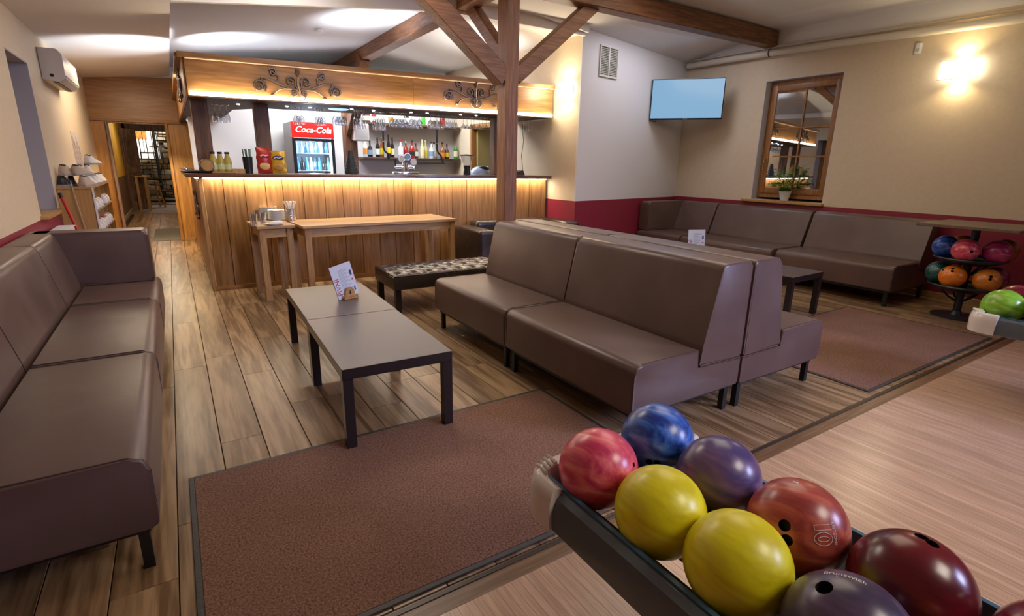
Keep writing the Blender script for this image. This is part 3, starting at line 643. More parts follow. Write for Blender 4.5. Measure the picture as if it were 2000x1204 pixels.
# ================================================================== LOW TABLES
def low_table(lab, loc, rz, wx=.56, ly=.91, h=.42):
    t = thing('coffee_table', lab, 'table', loc, rz, 'low black-brown tables')
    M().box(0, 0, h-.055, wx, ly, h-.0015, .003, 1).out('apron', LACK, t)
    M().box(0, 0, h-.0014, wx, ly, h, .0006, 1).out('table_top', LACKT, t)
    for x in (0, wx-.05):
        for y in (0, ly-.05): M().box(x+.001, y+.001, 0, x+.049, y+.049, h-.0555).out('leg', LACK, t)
    return t
low_table('low black-brown table standing partly on the big rug', (.553, 2.315, 0), -.035)
low_table('low black-brown table holding the menu stand, nearer the bar', (.589, 3.232, 0), -.035)
low_table('low black table in front of the window-wall sofa, end visible', (4.62, 2.50, 0), .04)
low_table('low black table behind the centre sofa holding a menu', (4.585, 3.42, 0), .04)
# ================================================================== MENU STANDS
PAPER = plain('paper_white', (.68, .72, .82), .55); PRED = plain('print_red', (.45, .03, .05), .6); PNAV = plain('print_navy', (.03, .04, .16), .6); PGRY = plain('print_grey', (.35, .36, .42), .6); PORG = plain('print_orange', (.6, .25, .08), .6)
def menu_stand(lab, glab, loc, rz, lean=.18, h=.28, wd=.17, roll=.0):
    t = thing('menu_holder', lab, 'holder', loc, rz)
    M().box(-.055, -.03, 0, .055, .03, .014, .003, 1).out('base', BEECH, t)
    M().box(-.055, -.028, .0145, .055, -.016, .030, .002, 1).out('front_rail', BEECH, t)
    arcp = [(-.035, .0145), (.035, .0145), (.035, .05)]+arc(0, .05, .035, 0, PI, 8)+[(-.035, .05)]
    M().prism(arcp, lambda u, v, tt: (u, tt, v), -.014, -.008, 0).out('crest', BEECH, t)
    M().prism([(-.006, .035), (.006, .035), (.006, .052), (.002, .058), (.002, .066), (-.002, .066), (-.002, .058), (-.006, .052)], lambda u, v, tt: (u, tt, v), -.0155, -.0142).out('bottle_emblem', BROWNBLACK, t)
    m_ = thing('menu_card', glab, 'menu', loc, rz)
    rot = Matrix.Translation((0, .0, .016)) @ Matrix.Rotation(-lean, 4, 'X') @ Matrix.Rotation(roll, 4, 'Y')
    for k, mt in enumerate((PAPER, PNAV, PRED)):
        cc = M().box(-wd/2, .002+k*.0032, 0, wd/2, .0045+k*.0032, h, 0).xf(rot).out('card' if k == 0 else 'back_card', mt, m_)
        card = cc if k == 0 else card
    def pl(name, x0, z0, x1, z1, mt): M().box(x0, .0011, z0, x1, .0018, z1).xf(rot).out(name, mt, card)
    lines = M()
    for k in range(17):
        lines.box(-wd*.18, .0011, h*.22+k*h*.038, wd*(.30-.12*((k*7) % 3)), .0017, h*.22+k*h*.038+h*.012)
    lines.xf(rot).out('print_lines', PGRY, card)
    pl('header_mark', wd*.33, h*.60, wd*.42, h*.75, PNAV); pl('logo_mark', wd*.34, h*.44, wd*.42, h*.49, PRED); pl('price_mark', wd*.34, h*.12, wd*.40, h*.24, PNAV)
    me = text_mesh('PIVNÍ', .052, PRED, .0003); me.transform(rot @ Matrix.Translation((-wd*.34, .001, h*.36)) @ Matrix.Rotation(PI/2, 4, 'X') @ Matrix.Rotation(PI/2, 4, 'Z')); link('lettering', me, card)
    return t
p = atz(683, 583, .42)
menu_stand('small arched beech menu holder on the low table by the bar', 'white menu card with red vertical lettering, in holder on the table by the bar', (p.x, p.y, .42), math.radians(14), lean=.12, roll=-.20, h=.235, wd=.165)
menu_stand('beech menu holder hidden behind the centre sofa back', 'white menu card with red lettering showing above the centre sofa back', (4.83, 3.74, .42), math.radians(-34), lean=.06, roll=-.03, h=.27, wd=.185)
# ================================================================== TUFTED BENCH
t = thing('tufted_bench', 'low dark leather bench with button-tufted top at the end of the centre sofa', 'bench', (1.58, 4.43, 0), -.02)
nx, ny = 78, 32; LX, LY = 1.24, .58
bt = bmesh.new(); vs = []
btn = [(LX*(i+.5)/8, LY*(j+.5)/3) for i in range(8) for j in range(3)]
for i in range(nx+1):
    for j in range(ny+1):
        x, y = LX*i/nx, LY*j/ny; ed = min(x, LX-x, y, LY-y)
        zz = .362+.022*(1-math.exp(-ed/.02))
        d = min(math.hypot(x-a, y-b) for a, b in btn); zz -= .030*math.exp(-(d/.035)**2)
        u = abs(((x/LX*8) % 1)-.5); v = abs(((y/LY*3) % 1)-.5); zz -= .010*math.exp(-(min(abs(u-v*1.0), abs(u+v-.5)+1)/.10)**2)
        vs.append(bt.verts.new((x, y, zz)))
for i in range(nx):
    for j in range(ny): bt.faces.new((vs[i*(ny+1)+j], vs[(i+1)*(ny+1)+j], vs[(i+1)*(ny+1)+j+1], vs[i*(ny+1)+j+1]))
q = M(); q.b.free(); q.b = bt; cush = q.out('tufted_cushion', plain('bench_top_leather', (.06, .042, .038), .28), t, ang=180)
M().box(-.004, -.004, .235, LX+.004, LY+.004, .360, .015, 3).out('seat_box', DLEATH, t)
M().tube([(0, 0, .365), (LX, 0, .365), (LX, LY, .365), (0, LY, .365), (0, 0, .365)], .006, 6).out('piping', DLEATH, t)
bm_ = M().sphere((0, 0, 0), .011, 10).mesh('button', DLEATH)
for a, b in btn: link('button', bm_, cush, (a, b, .352))
for x in (.01, LX-.065):
    for y in (.01, LY-.065): M().box(x, y, 0, x+.055, y+.055, .234, .003, 1).out('leg', LACK, t)
# ================================================================== LEATHER SOFA BY THE BAR
t = thing('leather_sofa', 'dark brown padded leather sofa in the corner against the bar', 'sofa', (2.98, 5.36, 0), -.03)
def puffy(mb, x0, y0, z0, x1, y1, z1, bev=.05):
    mb.box(x0, y0, z0, x1, y1, z1, bev, 5); return mb
puffy(M(), 0, 0, .08, .22, .74, .60, .045).out('armrest', DLEATH, t)
puffy(M(), .22, .52, .2, 1.30, .76, .66, .06).out('backrest', DLEATH, t)
puffy(M(), .225, .02, .12, .76, .53, .40, .05).out('seat_cushion', DLEATH, t)
puffy(M(), .765, .02, .12, 1.28, .53, .40, .05).out('seat_cushion', DLEATH, t)
puffy(M(), 1.29, .02, .08, 1.50, .74, .66, .05).out('armrest', DLEATH, t)
pl_ = M()
for k in range(9): pl_.tube([(.20+.004*(k % 2), -.002, .14+k*.048), (.222, .0, .15+k*.048), (.226, .06, .155+k*.048)], .006, 5)
pl_.out('pleats', DLEATH, t)
for x in (.06, 1.42):
    for y in (.06, .68): M().cyl((x, y, 0), (x, y, .085), .02, seg=10).out('foot', STEEL, t)
# ================================================================== TALL TABLES BY THE BAR
def tall_table(lab, loc, rz, LX, LY, H=.75, top=.03):
    t = thing('oak_table', lab, 'table', loc, rz, 'light oak tables along the bar')
    M().box(0, 0, H-top, LX, LY, H, .004, 1).out('table_top', PINEX, t)
    ap_ = M(); ap_.box(.07, .035, H-top-.085, LX-.07, .055, H-top); ap_.box(.07, LY-.055, H-top-.085, LX-.07, LY-.035, H-top); ap_.box(.035, .07, H-top-.085, .055, LY-.07, H-top); ap_.box(LX-.055, .07, H-top-.085, LX-.035, LY-.07, H-top)
    ap_.out('apron', PINEX, t)
    for x in (.02, LX-.08):
        for y in (.02, LY-.08): M().box(x, y, 0, x+.06, y+.06, H-top, .003, 1).out('leg', PINEZ, t)
    return t
tall_table('small light oak table holding the plates, at the bar corner', (.625, 5.50, 0), .045, .35, .56)
tall_table('long light oak table standing against the bar front', (1.015, 5.36, 0), .055, 1.72, .66)
# ================================================================== RUGS
def rug(lab, x0, y0, x1, y1):
    t = thing('rug', lab, 'rug', (x0, y0, 0), 0, 'brown mats in front of the lanes')
    M().box(.022, .022, .001, x1-x0-.022, y1-y0-.022, .008).out('pile', RUGM, t)
    rb = plain('rubber_edge', (.045, .043, .043), .5, bump=.5, bscale=60) if 'rubber_edge' not in MATS else MATS['rubber_edge']
    w_, h_ = x1-x0, y1-y0
    for a in ((0, 0, .022, h_), (w_-.022, 0, w_, h_), (.022, 0, w_-.022, .022), (.022, h_-.022, w_-.022, h_)): M().box(a[0], a[1], .0008, a[2], a[3], .007, .002, 1).out('border', rb, t)
    return t
rug('big brown rug under the near low table', -.105, 1.312, 1.79, 2.43)
rug('brown rug in front of the window-wall sofa beside the far ball return', 3.56, 1.33, 5.72, 2.50)
# ================================================================== BOWLING BALLS
R = .108
BM = {
 'pink': marble('ball_pink_coral', (.60, .04, .12), (.88, .15, .20), (.95, .40, .30)),
 'blue': marble('ball_blue', (.012, .04, .28), (.05, .18, .66), (.28, .32, .66)),
 'violet': marble('ball_violet', (.075, .055, .19), (.17, .10, .24), (.30, .17, .30), scale=5),
 'yellow': marble('ball_yellow', (.72, .62, .008), (.88, .82, .012), (.80, .68, .04), rough=.38, scale=5),
 'coral': marble('ball_red_bronze', (.30, .045, .045), (.50, .10, .07), (.62, .2, .14), scale=8),
 'dred': marble('ball_dark_red', (.09, .006, .012), (.15, .010, .018), rough=.25, scale=4),
 'dpurple': marble('ball_dark_purple', (.055, .04, .09), (.12, .075, .15), (.2, .12, .2), scale=5),
 'red': marble('ball_crimson', (.16, .008, .02), (.25, .014, .03), rough=.22),
 'magenta': marble('ball_magenta', (.35, .02, .12), (.55, .06, .2), (.7, .2, .35), scale=8),
 'orange': marble('ball_orange', (.75, .16, .01), (.85, .26, .02), rough=.3),
 'amber': marble('ball_amber', (.55, .16, .015), (.70, .26, .03), (.5, .12, .01), rough=.3),
 'teal': marble('ball_teal', (.01, .06, .06), (.04, .14, .13), (.1, .22, .2)),
 'plum': marble('ball_plum', (.12, .01, .05), (.24, .03, .10), (.4, .1, .2), scale=9),
 'green': marble('ball_green', (.17, .42, .03), (.30, .60, .05), (.5, .72, .12), rough=.25, scale=5),
 'rust': marble('ball_rust', (.30, .05, .02), (.4, .1, .03)),
}
HOLEM = plain('finger_hole', (.012, .010, .010), .5)
WPRINT = plain('white_print', (.80, .74, .74), .5)
def ball(lab, kind, c, holes=(), grp='bowling balls on the near ball return'):
    t = thing('bowling_ball', lab, 'bowling ball', c, 0, grp)
    b = M().sphere((0, 0, 0), R, 48)
    # rotate so poles are hidden, keep smooth
    me = b.mesh('ball', BM[kind], 180)
    o = link('ball', me, t)
    if holes:
        me.materials.append(HOLEM)
        cb = M()
        for d, r_ in holes:
            d = Vector(d).normalized(); cb.cyl(d*(R-.03), d*(R+.02), r_, seg=20)
        cm = cb.mesh('cut', HOLEM, 60); cm.materials.clear(); cm.materials.append(BM[kind]); cm.materials.append(HOLEM)
        for p_ in cm.polygons: p_.material_index = 1
        cobj = link('cutter', cm); cobj.location = c
        md = o.modifiers.new('b', 'BOOLEAN'); md.operation = 'DIFFERENCE'; md.object = cobj; md.solver = 'EXACT'; md.use_self = True
        bpy.context.view_layer.update(); dg = bpy.context.evaluated_depsgraph_get()
        nm = bpy.data.meshes.new_from_object(o.evaluated_get(dg)); o.modifiers.clear(); o.data = nm; nm.set_sharp_from_angle(angle=math.radians(50))
        bpy.data.objects.remove(cobj)
    return t
def tocam(c): return (Vector((0, 0, CAMZ))-Vector(c)).normalized()
def pixdir(c, px, py):
    # direction on ball at c hit by pixel
    d = ray(px, py).normalized(); o_ = Vector((0, 0, CAMZ))-Vector(c); b_ = o_.dot(d); q = b_*b_-(o_.dot(o_)-R*R)
    if q < 0: q = 0
    return (o_+d*(-b_-math.sqrt(q))).normalized()
def ball_text(t, txt, size, d, up, outline=0, mat=None):
    d = Vector(d).normalized(); up = Vector(up); up = (up-d*up.dot(d)).normalized(); rt = up.cross(d)
    me = text_mesh(txt, size, mat or WPRINT, 0, outline=outline)
    for v in me.vertices:
        x, y, z_ = v.co; n = (d+rt*(x/R)+up*(y/R)).normalized(); v.co = n*(R+.0006+max(0, z_)*.5)
    link('lettering', me, t.children[0])
BC = {'pink': (.885, .925, .555), 'yel1': (.888, .708, .555), 'yel2': (.895, .505, .555), 'purp': (.905, .292, .555), 'blue': (1.145, .952, .555), 'violet': (1.135, .728, .555), 'ten': (1.120, .505, .555), 'dred': (1.135, .285, .555), 'red': (1.15, .062, .555)}
c = BC['pink']; ball('pink and coral marbled bowling ball nearest the white rack end', 'pink', c, [(pixdir(c, 1238, 908), .006)])
c = BC['blue']; ball('bright blue marbled bowling ball on the near ball return', 'blue', c, [(pixdir(c, 1268, 903), .010), (pixdir(c, 1283, 905), .010)])
c = BC['violet']; ball('greyish violet marbled bowling ball behind the two yellow ones', 'violet', c)
c = BC['yel1']; ball('yellow bowling ball next to the pink one', 'yellow', c)
c = BC['yel2']; ball('largest-looking yellow bowling ball, in front of the red one marked 10', 'yellow', c)
c = BC['ten']; t = ball('reddish bronze bowling ball printed with the number 10', 'coral', c, [(pixdir(c, 1532, 1027), .0125), (pixdir(c, 1536, 1056), .0125)])
rdn = pixdir(c, 1612, 1050)-pixdir(c, 1600, 1010)
UPR = pixdir(c, 1640, 1040)-pixdir(c, 1600, 1043)
def ring_mark(d, up, pts, closed=True):
    d = d.normalized(); up = (up-d*up.dot(d)).normalized(); rt = up.cross(d)
    P_ = [(d+rt*(x/R)+up*(y/R)).normalized()*(R+.0003) for x, y in pts]; P_.append(P_[0])
    M().tube(P_, .0006, 5, False).out('number_mark', WPRINT, t.children[0])
ring_mark(pixdir(c, 1607, 1031), UPR, [(-.0052, -.018), (.0052, -.018), (.0052, -.006), (.0052, .006), (.0052, .018), (-.0052, .018), (-.0052, .006), (-.0052, -.006)])
for a1, a2 in ((.0135, .0195), (.0050, .0120)): ring_mark(pixdir(c, 1609, 1054), UPR, [(a1*math.cos(2*PI*k/24), a2*math.sin(2*PI*k/24)) for k in range(24)])
ball_text(t, 'EASTZONE', .0095, pixdir(c, 1630, 1043), UPR)
ball_text(t, 'Brunswick', .014, pixdir(c, 1482, 1036), (pixdir(c, 1500, 1022)-pixdir(c, 1486, 1016)))
d0 = pixdir(c, 1554, 943); ux_ = (pixdir(c, 1574, 948)-pixdir(c, 1536, 938)).normalized(); uy_ = d0.cross(ux_)
M().tube([(d0+ux_*.0055*(k-12)*.9+uy_*(.045*math.sin(k*1.7)+.02*math.cos(k*2.9))).normalized()*(R+.0004) for k in range(49)][:25], .0005, 4).out('script_mark', WPRINT, t.children[0])
c = BC['dred']; ball('dark red bowling ball right of the ball marked 10', 'dred', c, [(pixdir(c, 1800, 1048), .012), (pixdir(c, 1822, 1062), .012)])
c = BC['purp']; t = ball('dark purple bowling ball with a big thumb hole, cut by the bottom edge', 'dpurple', c, [(pixdir(c, 1609, 1147), .0145)])
ball_text(t, 'Brunswick', .0165, pixdir(c, 1650, 1125), (pixdir(c, 1668, 1118)-pixdir(c, 1658, 1134)))
ball_text(t, 'L', .010, pixdir(c, 1636, 1127), (pixdir(c, 1638, 1120)-pixdir(c, 1635, 1134)))
c = BC['red']; ball('crimson bowling ball at the bottom right corner', 'red', c)
ball('plain amber bowling ball past the frame edge on the near return', 'amber', (.92, .07, .555))
# ------------------------------------------------------------------ ball return racks
def ball_return(lab, ox, oy):
    t = thing('ball_return', lab, 'ball return', (ox, oy, 0), 0)
    # local: x 0..w across, y 0 at far end going negative
    w_ = .56; Ln = 1.9
    def rail(x0, s):
        prof = [(0, .415), (s*.012, .402), (s*.04, .41), (s*.042, .455), (s*.028, .50), (s*.012, .512), (0, .512)]
        return M().prism(prof, lambda u, v, tt: (x0+u, tt, v), -Ln, -.10).out('side_rail', RAILM, t)
    rail(.03, -1); rail(w_-.03, 1)
    M().box(.024, -Ln, .512, .036, -.075, .518).out('rail_lip', RAILB, t); M().box(w_-.036, -Ln, .512, w_-.024, -.075, .518).out('rail_lip', RAILB, t)
    # bed trays under each row
    for xc in (.145, .395):
        tr = [(xc-.105, .47), (xc-.06, .447), (xc-.03, .442)]; tr2 = [(xc+.03, .442), (xc+.06, .447), (xc+.105, .47)]
        for q in (tr, tr2):
            M().prism(q+[(a, b-.012) for a, b in q[::-1]], lambda u, v, tt: (u, tt, v), -Ln, -.08).out('ball_track', DRAIL, t)
    M().box(w_/2-.02, -Ln, .43, w_/2+.02, -.08, .475, .006, 1).out('centre_rib', DRAIL, t)
    y = -.3
    while y > -Ln: M().box(.03, y-.03, .41, w_-.03, y, .43).out('cross_member', DRAIL, t); y -= .45
    # rounded plastic end cap
    outl = [(-.020, -.15), (-.022, -.10)]+[(.085-.107*math.cos(a), -.09+.095*math.sin(a)) for a in [PI*.02+PI*.48*k/6 for k in range(7)]]+[(w_-.085+.107*math.sin(a), -.09+.095*math.cos(a)) for a in [PI*.5*k/6 for k in range(7)]]+[(w_+.020, -.15)]
    inn = [(w_-.02, -.15)]+[(w_-.085+.065*math.sin(a), -.10+.055*math.cos(a)) for a in [PI*.5*(6-k)/6 for k in range(7)]]+[(.085-.065*math.cos(a), -.10+.055*math.sin(a)) for a in [PI*.5*(6-k)/6 for k in range(7)]]+[(.02, -.15)]
    cp = M(); ring = outl+inn
    n_ = len(ring)
    # build as swept wall with crowned top
    pa = outl; pb = inn[::-1]
    import itertools
    pb2 = [pb[min(len(pb)-1, int(i*len(pb)/len(pa)))] for i in range(len(pa))]
    lv = []
    for (ax, ay), (bx, by) in zip(pa, pb2):
        lv.append([(ax*.97+bx*.03, ay*.97+by*.03, .405), (ax, ay, .45), (ax, ay, .49), (ax*.85+bx*.15, ay*.85+by*.15, .520), (ax*.5+bx*.5, ay*.5+by*.5, .532), (bx, by, .522), (bx, by, .44), (ax*.5+bx*.5, ay*.5+by*.5, .40)])
    vv = [[cp.b.verts.new(p) for p in r_] for r_ in lv]
    for a, b in zip(vv, vv[1:]):
        for k in range(8): cp.b.faces.new((a[k], a[(k+1) % 8], b[(k+1) % 8], b[k]))
    cp.b.faces.new(vv[0]); cp.b.faces.new(vv[-1][::-1])
    cp.out('end_cap', CAPPL, t, ang=50)
    M().box(.05, -.12, .415, w_-.05, -.05, .445, .01, 2).out('end_bed', DRAIL, t)
    rb = M()
    for k in range(4): rb.box(.02+k*.018, -.075+.008*k, .524, .028+k*.018, -.025+.008*k, .536, .003, 1)
    rb.out('cap_rib', CAPPL, t)
    M().box(w_/2-.07, -1.2, 0, w_/2+.07, -.95, .43, .01, 2).out('pedestal', DRAIL, t)
    M().box(w_/2-.16, -1.3, 0, w_/2+.16, -.85, .02, .006, 1).out('foot_plate', DRAIL, t)
    return t
ball_return('ball return rack with blue-grey rail in the foreground full of bowling balls', .750, 1.085)
ball_return('far ball return rack at the right edge holding the green balls', 4.10, 1.10)
GF = 'bowling balls on the far ball return'
ball('lime green swirled bowling ball on the far return', 'green', (4.27, .985, .555), grp=GF)
ball('lime green bowling ball cut by the right edge of the picture', 'green', (4.27, .765, .555), grp=GF)
ball('dark red bowling ball behind the green one on the far return', 'red', (4.52, .985, .555), grp=GF)
ball('violet bowling ball just past the right edge on the far return', 'violet', (4.52, .765, .555), grp=GF)
# ------------------------------------------------------------------ ball storage stand
t = thing('ball_stand', 'two-tier dark metal ball stand with wooden top beside the window-wall sofa', 'stand', (6.32, 1.78, 0), .0)
TOPW = wood('grey_oak_top', (.20, .13, .085), (.30, .21, .15), 'X', .4, 1.5, False)
M().box(-.42, -.40, .872, .36, .34, .90, .004, 1).out('top', TOPW, t)
GM = plain('stand_grey_metal', (.05, .055, .062), .4, .6)
M().cyl((0, 0, .02), (0, 0, .87), .032, seg=16).out('pole', GM, t)
M().lathe([(.20, 0), (.20, .012), (.05, .02), (.035, .06)], 24).out('base', GM, t)
def tray(z):
    b = M(); N_ = 24
    ring_o = [(.27*math.cos(2*PI*k/N_), .27*math.sin(2*PI*k/N_), z) for k in range(N_+1)]
    b.tube(ring_o, .010, 6); b.tube([(.17*math.cos(2*PI*k/N_), .17*math.sin(2*PI*k/N_), z-.035) for k in range(N_+1)], .008, 6)
    b.lathe([(.04, z-.04), (.17, z-.040), (.27, z-.005), (.27, z-.012), (.17, z-.052), (.04, z-.052)], 24, cap=False)
    b.out('tray', GM, t)
    for k in range(4):
        a = PI/4+k*PI/2; M().tube([(.03*math.cos(a), .03*math.sin(a), z-.16), (.10*math.cos(a), .10*math.sin(a), z-.12), (.18*math.cos(a), .18*math.sin(a), z-.045)], .010, 6).out('bracket', GM, t)
tray(.575); tray(.315)
GS = 'bowling balls on the storage stand'
def onstand(lab, kind, px, py, dx, dy, zz, holes=()):
    c = (6.32+dx, 1.78+dy, zz); ball(lab, kind, c, [(pixdir(c, *h), .013) for h in holes], GS)
onstand('blue bowling ball on the top tier of the storage stand', 'blue', 1845, 479, -.045, .19, .665)
onstand('hot pink bowling ball on the top tier of the storage stand', 'pink', 1880, 488, -.19, -.01, .665, [(1898, 492)])
onstand('magenta bowling ball on the top tier of the storage stand', 'magenta', 1943, 492, -.055, -.20, .665)
onstand('rusty orange bowling ball half hidden at the right of the top tier', 'rust', 1965, 488, .15, -.20, .665)
onstand('orange-red bowling ball at the back of the top tier', 'rust', 1880, 462, .19, .13, .665)
onstand('dark teal bowling ball on the lower tier behind the orange one', 'teal', 1830, 527, -.01, .21, .405)
onstand('bright orange bowling ball with three finger holes on the lower tier', 'orange', 1853, 539, -.165, .045, .405, [(1842, 527), (1861, 525), (1860, 530)])
onstand('amber orange bowling ball in front on the lower tier', 'amber', 1912, 549, -.095, -.19, .405, [(1907, 533), (1936, 541), (1934, 546)])
onstand('plum purple bowling ball at the right of the lower tier', 'plum', 1958, 545, .11, -.19, .405)
# ================================================================== TV, VENT, SCONCES, PIPE, AC
a = Vector((.72422, .68957, 0)); b = Vector((.80117, .59844, 0)); D = 8.42
TA, TB = a*D, b*D
tvc = (TA+TB)/2; ux = (TB-TA).normalized(); wv = (TB-TA).length; zt_, zb_ = 2.60, 2.045
t = thing('television', 'flat television with plain blue lit screen high in the corner', 'television', (tvc.x, tvc.y, 0), math.atan2(ux.y, ux.x))
M().box(-wv/2, 0, zb_, wv/2, .04, zt_, .006, 2).out('housing', plain('tv_black', (.01, .01, .012), .2), t)
M().box(-wv/2+.012, -.0015, zb_+.02, wv/2-.012, -.0004, zt_-.012).out('screen', SCREEN, t)
M().box(-.03, -.003, zb_+.004, .03, -.0005, zb_+.013).out('logo_plate', STEEL, t)
M().box(-.15, .04, 2.2, .15, .09, 2.45, .01, 1).out('mount_plate', BLK, t)
M().beam((0, .09, 2.33), (0, .62, 2.33), .05, .06).out('wall_arm', BLK, t)
M().tube([(-wv/2+.02, .05, zb_+.15), (-wv/2-.012, .05, zb_+.08), (-wv/2+.0, .05, zb_-.01), (-wv/2+.1, .05, zb_-.02)], .006).out('cable', BLK, t)
# vent
ang_s = math.atan2(sd.y, sd.x)
vp_ = C0+sd*.535+sn*.003
t = thing('air_vent', 'white slatted ventilation grille high on the wall left of the television', 'vent', (vp_.x, vp_.y, 2.695), ang_s)
VF = plain('vent_frame', (.70, .68, .62), .5); VD = plain('vent_dark', (.10, .13, .07), .8)
M().box(-.185, -.004, -.18, .185, 0, .18).out('backing', VD, t)
f = M(); 
for q in ((-.195, -.19, .195, -.172), (-.195, .172, .195, .19), (-.195, -.172, -.175, .172), (.175, -.172, .195, .172), (-.012, -.172, .012, .172)): f.box(q[0], -.018, q[1], q[2], -.002, q[3], .002, 1)
f.out('frame', VF, t)
sm = M().box(-.076, -.014, -.0045, .076, -.006, .0045).xf(Matrix.Rotation(.5, 4, 'X')).mesh('slat', VF)
for k in range(17):
    for xx in (-.094, .094): link('slat', sm, t, (xx, -.002, -.160+k*.020))
# sconces
def sconce(lab, loc, rz, w_, h_, grp='lit box wall lamps'):
    t = thing('wall_lamp', lab, 'lamp', loc, rz, grp)    # local -Y faces room
    b = M(); b.prism([(-w_/2, -.05), (-w_/2+.02, -.085), (w_/2-.02, -.085), (w_/2, -.05), (w_/2, -.045), (w_/2-.022, -.080), (-w_/2+.022, -.080), (-w_/2, -.045)], lambda u, v, tt: (u, v, tt), -h_/2, h_/2).out('glass_shade', SCON, t)
    M().box(-w_*.35, -.018, -h_*.3, w_*.35, 0, h_*.3, .004, 1).out('back_plate', WPLAST, t)
    M().cyl((0, -.018, 0), (0, -.044, 0), .012, seg=10).out('holder', WPLAST, t)
    M().box(-w_/2, -.09, -h_/2-.004, w_/2, -.045, -h_/2-.001).out('lower_trim', STEEL, t); M().box(-w_/2, -.09, h_/2+.001, w_/2, -.045, h_/2+.004).out('upper_trim', STEEL, t)
    return t
sconce('lit rectangular wall lamp on the window wall at the right', (XR-.001, 2.43, 2.39), -PI/2, .35, .17)
sl = sconce('lit rectangular wall lamp on the side wall between bar and television', (4.538, 5.78, 2.32), -PI/2-.03, .28, .17)
for (x, y, z) in ((XR-.06, 2.43, 2.39), (4.475, 5.78, 2.32)):
    spot('sconce_up', (x, y, z+.10), (x+.03, y, z+1), 7, (1, .76, .40), 2.5, .5, .05); spot('sconce_down', (x, y, z-.10), (x+.03, y, z-1), 7, (1, .76, .40), 2.5, .5, .05)
point('sconce_ambient', (XR-.55, 2.43, 2.39), 5, (1, .84, .55), .1); point('sconce_ambient_bar', (4.3, 5.85, 2.32), 7, (1, .88, .66), .1)
# detector
t = thing('motion_detector', 'small white motion detector on the window wall left of the lamp', 'detector', (XR-.001, 2.86, 2.655), -PI/2)
M().prism(rpoly([(-.03, 0), (.03, 0), (.03, -.04), (-.03, -.04)], [0, 0, .02, .02]), lambda u, v, tt: (u, v, tt), -.055, .055, .006).out('housing', WPLAST, t)
M().box(-.018, -.043, -.03, .018, -.0405, .0).out('lens', plain('lens_grey', (.5, .5, .5), .2), t)
# pipe
t = thing('heating_pipe', 'cream painted pipe running along the top of the window wall', 'pipe', (6.97, 0, 0))
PC = plain('cream_pipe', (.66, .60, .50), .4)
M().tube([(0, 5.92, 2.885), (0, 4.57, 2.865), (0, 2.0, 2.775), (0, -4.5, 2.58)], .042, 14).out('pipe', PC, t)
M().tube([(.045, 5.9, 2.96), (.045, 4.57, 2.945), (.045, 2.0, 2.86), (.045, -4.5, 2.66)], .014, 10).out('thin_pipe', PC, t)
for y, z in ((4.57, 2.865), (1.2, 2.75)): M().tube([(.075*0+.046*math.cos(a_), y, z+.046*math.sin(a_)) for a_ in [2*PI*k/12 for k in range(13)]], .007, 6).out('clamp', IRON, t)
# AC
t = thing('air_conditioner', 'white wall-mounted air conditioner on the left wall', 'air conditioner', (XL+.001, 7.15, 0))
ACW = plain('ac_white', (.66, .62, .57), .4)
prof = rpoly([(0, 2.09), (.13, 2.085), (.185, 2.13), (.185, 2.34), (.15, 2.39), (0, 2.39)], [0, .02, .03, .03, .03, 0])
M().prism(prof, lambda u, v, tt: (u, tt, v), 0, .98, .010).out('housing', ACW, t)
M().hexa([(.135, .04, 2.082), (.182, .04, 2.122), (.182, .94, 2.122), (.135, .94, 2.082), (.129, .04, 2.090), (.176, .04, 2.130), (.176, .94, 2.130), (.129, .94, 2.090)]).out('flap', plain('ac_flap', (.5, .47, .44), .4), t)
M().box(.075, .04, 2.079, .118, .94, 2.086).out('air_slot', BROWNBLACK, t)
M().tube([(.172, .01, 2.13), (.190, .01, 2.14), (.190, .97, 2.14), (.172, .97, 2.13)], .003, 5).out('seam', plain('ac_seam', (.35, .33, .3), .5), t)
M().cyl((.08, -.0015, 2.14), (.08, 0, 2.14), .016, seg=14).out('emblem', BROWNBLACK, t)
# smoke detector, track spot
pz = 2.955
tag(M().lathe([(.055, 0), (.055, -.02), (.03, -.035), (0, -.036)][::-1], 20).out('smoke_detector', WPLAST, None, (1.84, 7.55, 2.985)), 'white round smoke detector on the ceiling above the bar', 'detector')
t = thing('ceiling_spotlight', 'small black spotlight hanging at the top edge left of the post', 'spotlight', (2.32, 4.2, 3.157))
M().cyl((0, 0, 0), (0, 0, -.06), .012, seg=8).out('stem', BLK, t); M().lathe([(.05, -.17), (.055, -.14), (.05, -.06), (.02, -.055)], 14).out('lamp_head', BLK, t)
# sprinkler of uplight housings on canopy top
for x, y, lab in ((.42, 7.3, 'small uplight standing at the canopy corner'), (.75, 7.5, 'small uplight on the canopy behind its left corner'), (2.35, 6.4, 'small uplight on the canopy in the middle'), (3.8, 6.8, 'small uplight on the canopy near the side wall')):
    tag(M().lathe([(.03, 0), (.04, .05), (.03, .05)], 12).out('uplight', BLK, None, (x, y, 2.345)), lab, 'lamp')
canbox(M(), .0, FL, -.015, -.003, -.02, -.9, zt, zt).out('canopy_top', BARX, can)
M().box(.24, 6.9, 2.30, .75, 9.09, 2.31).out('canopy_top_side', BARX, can)
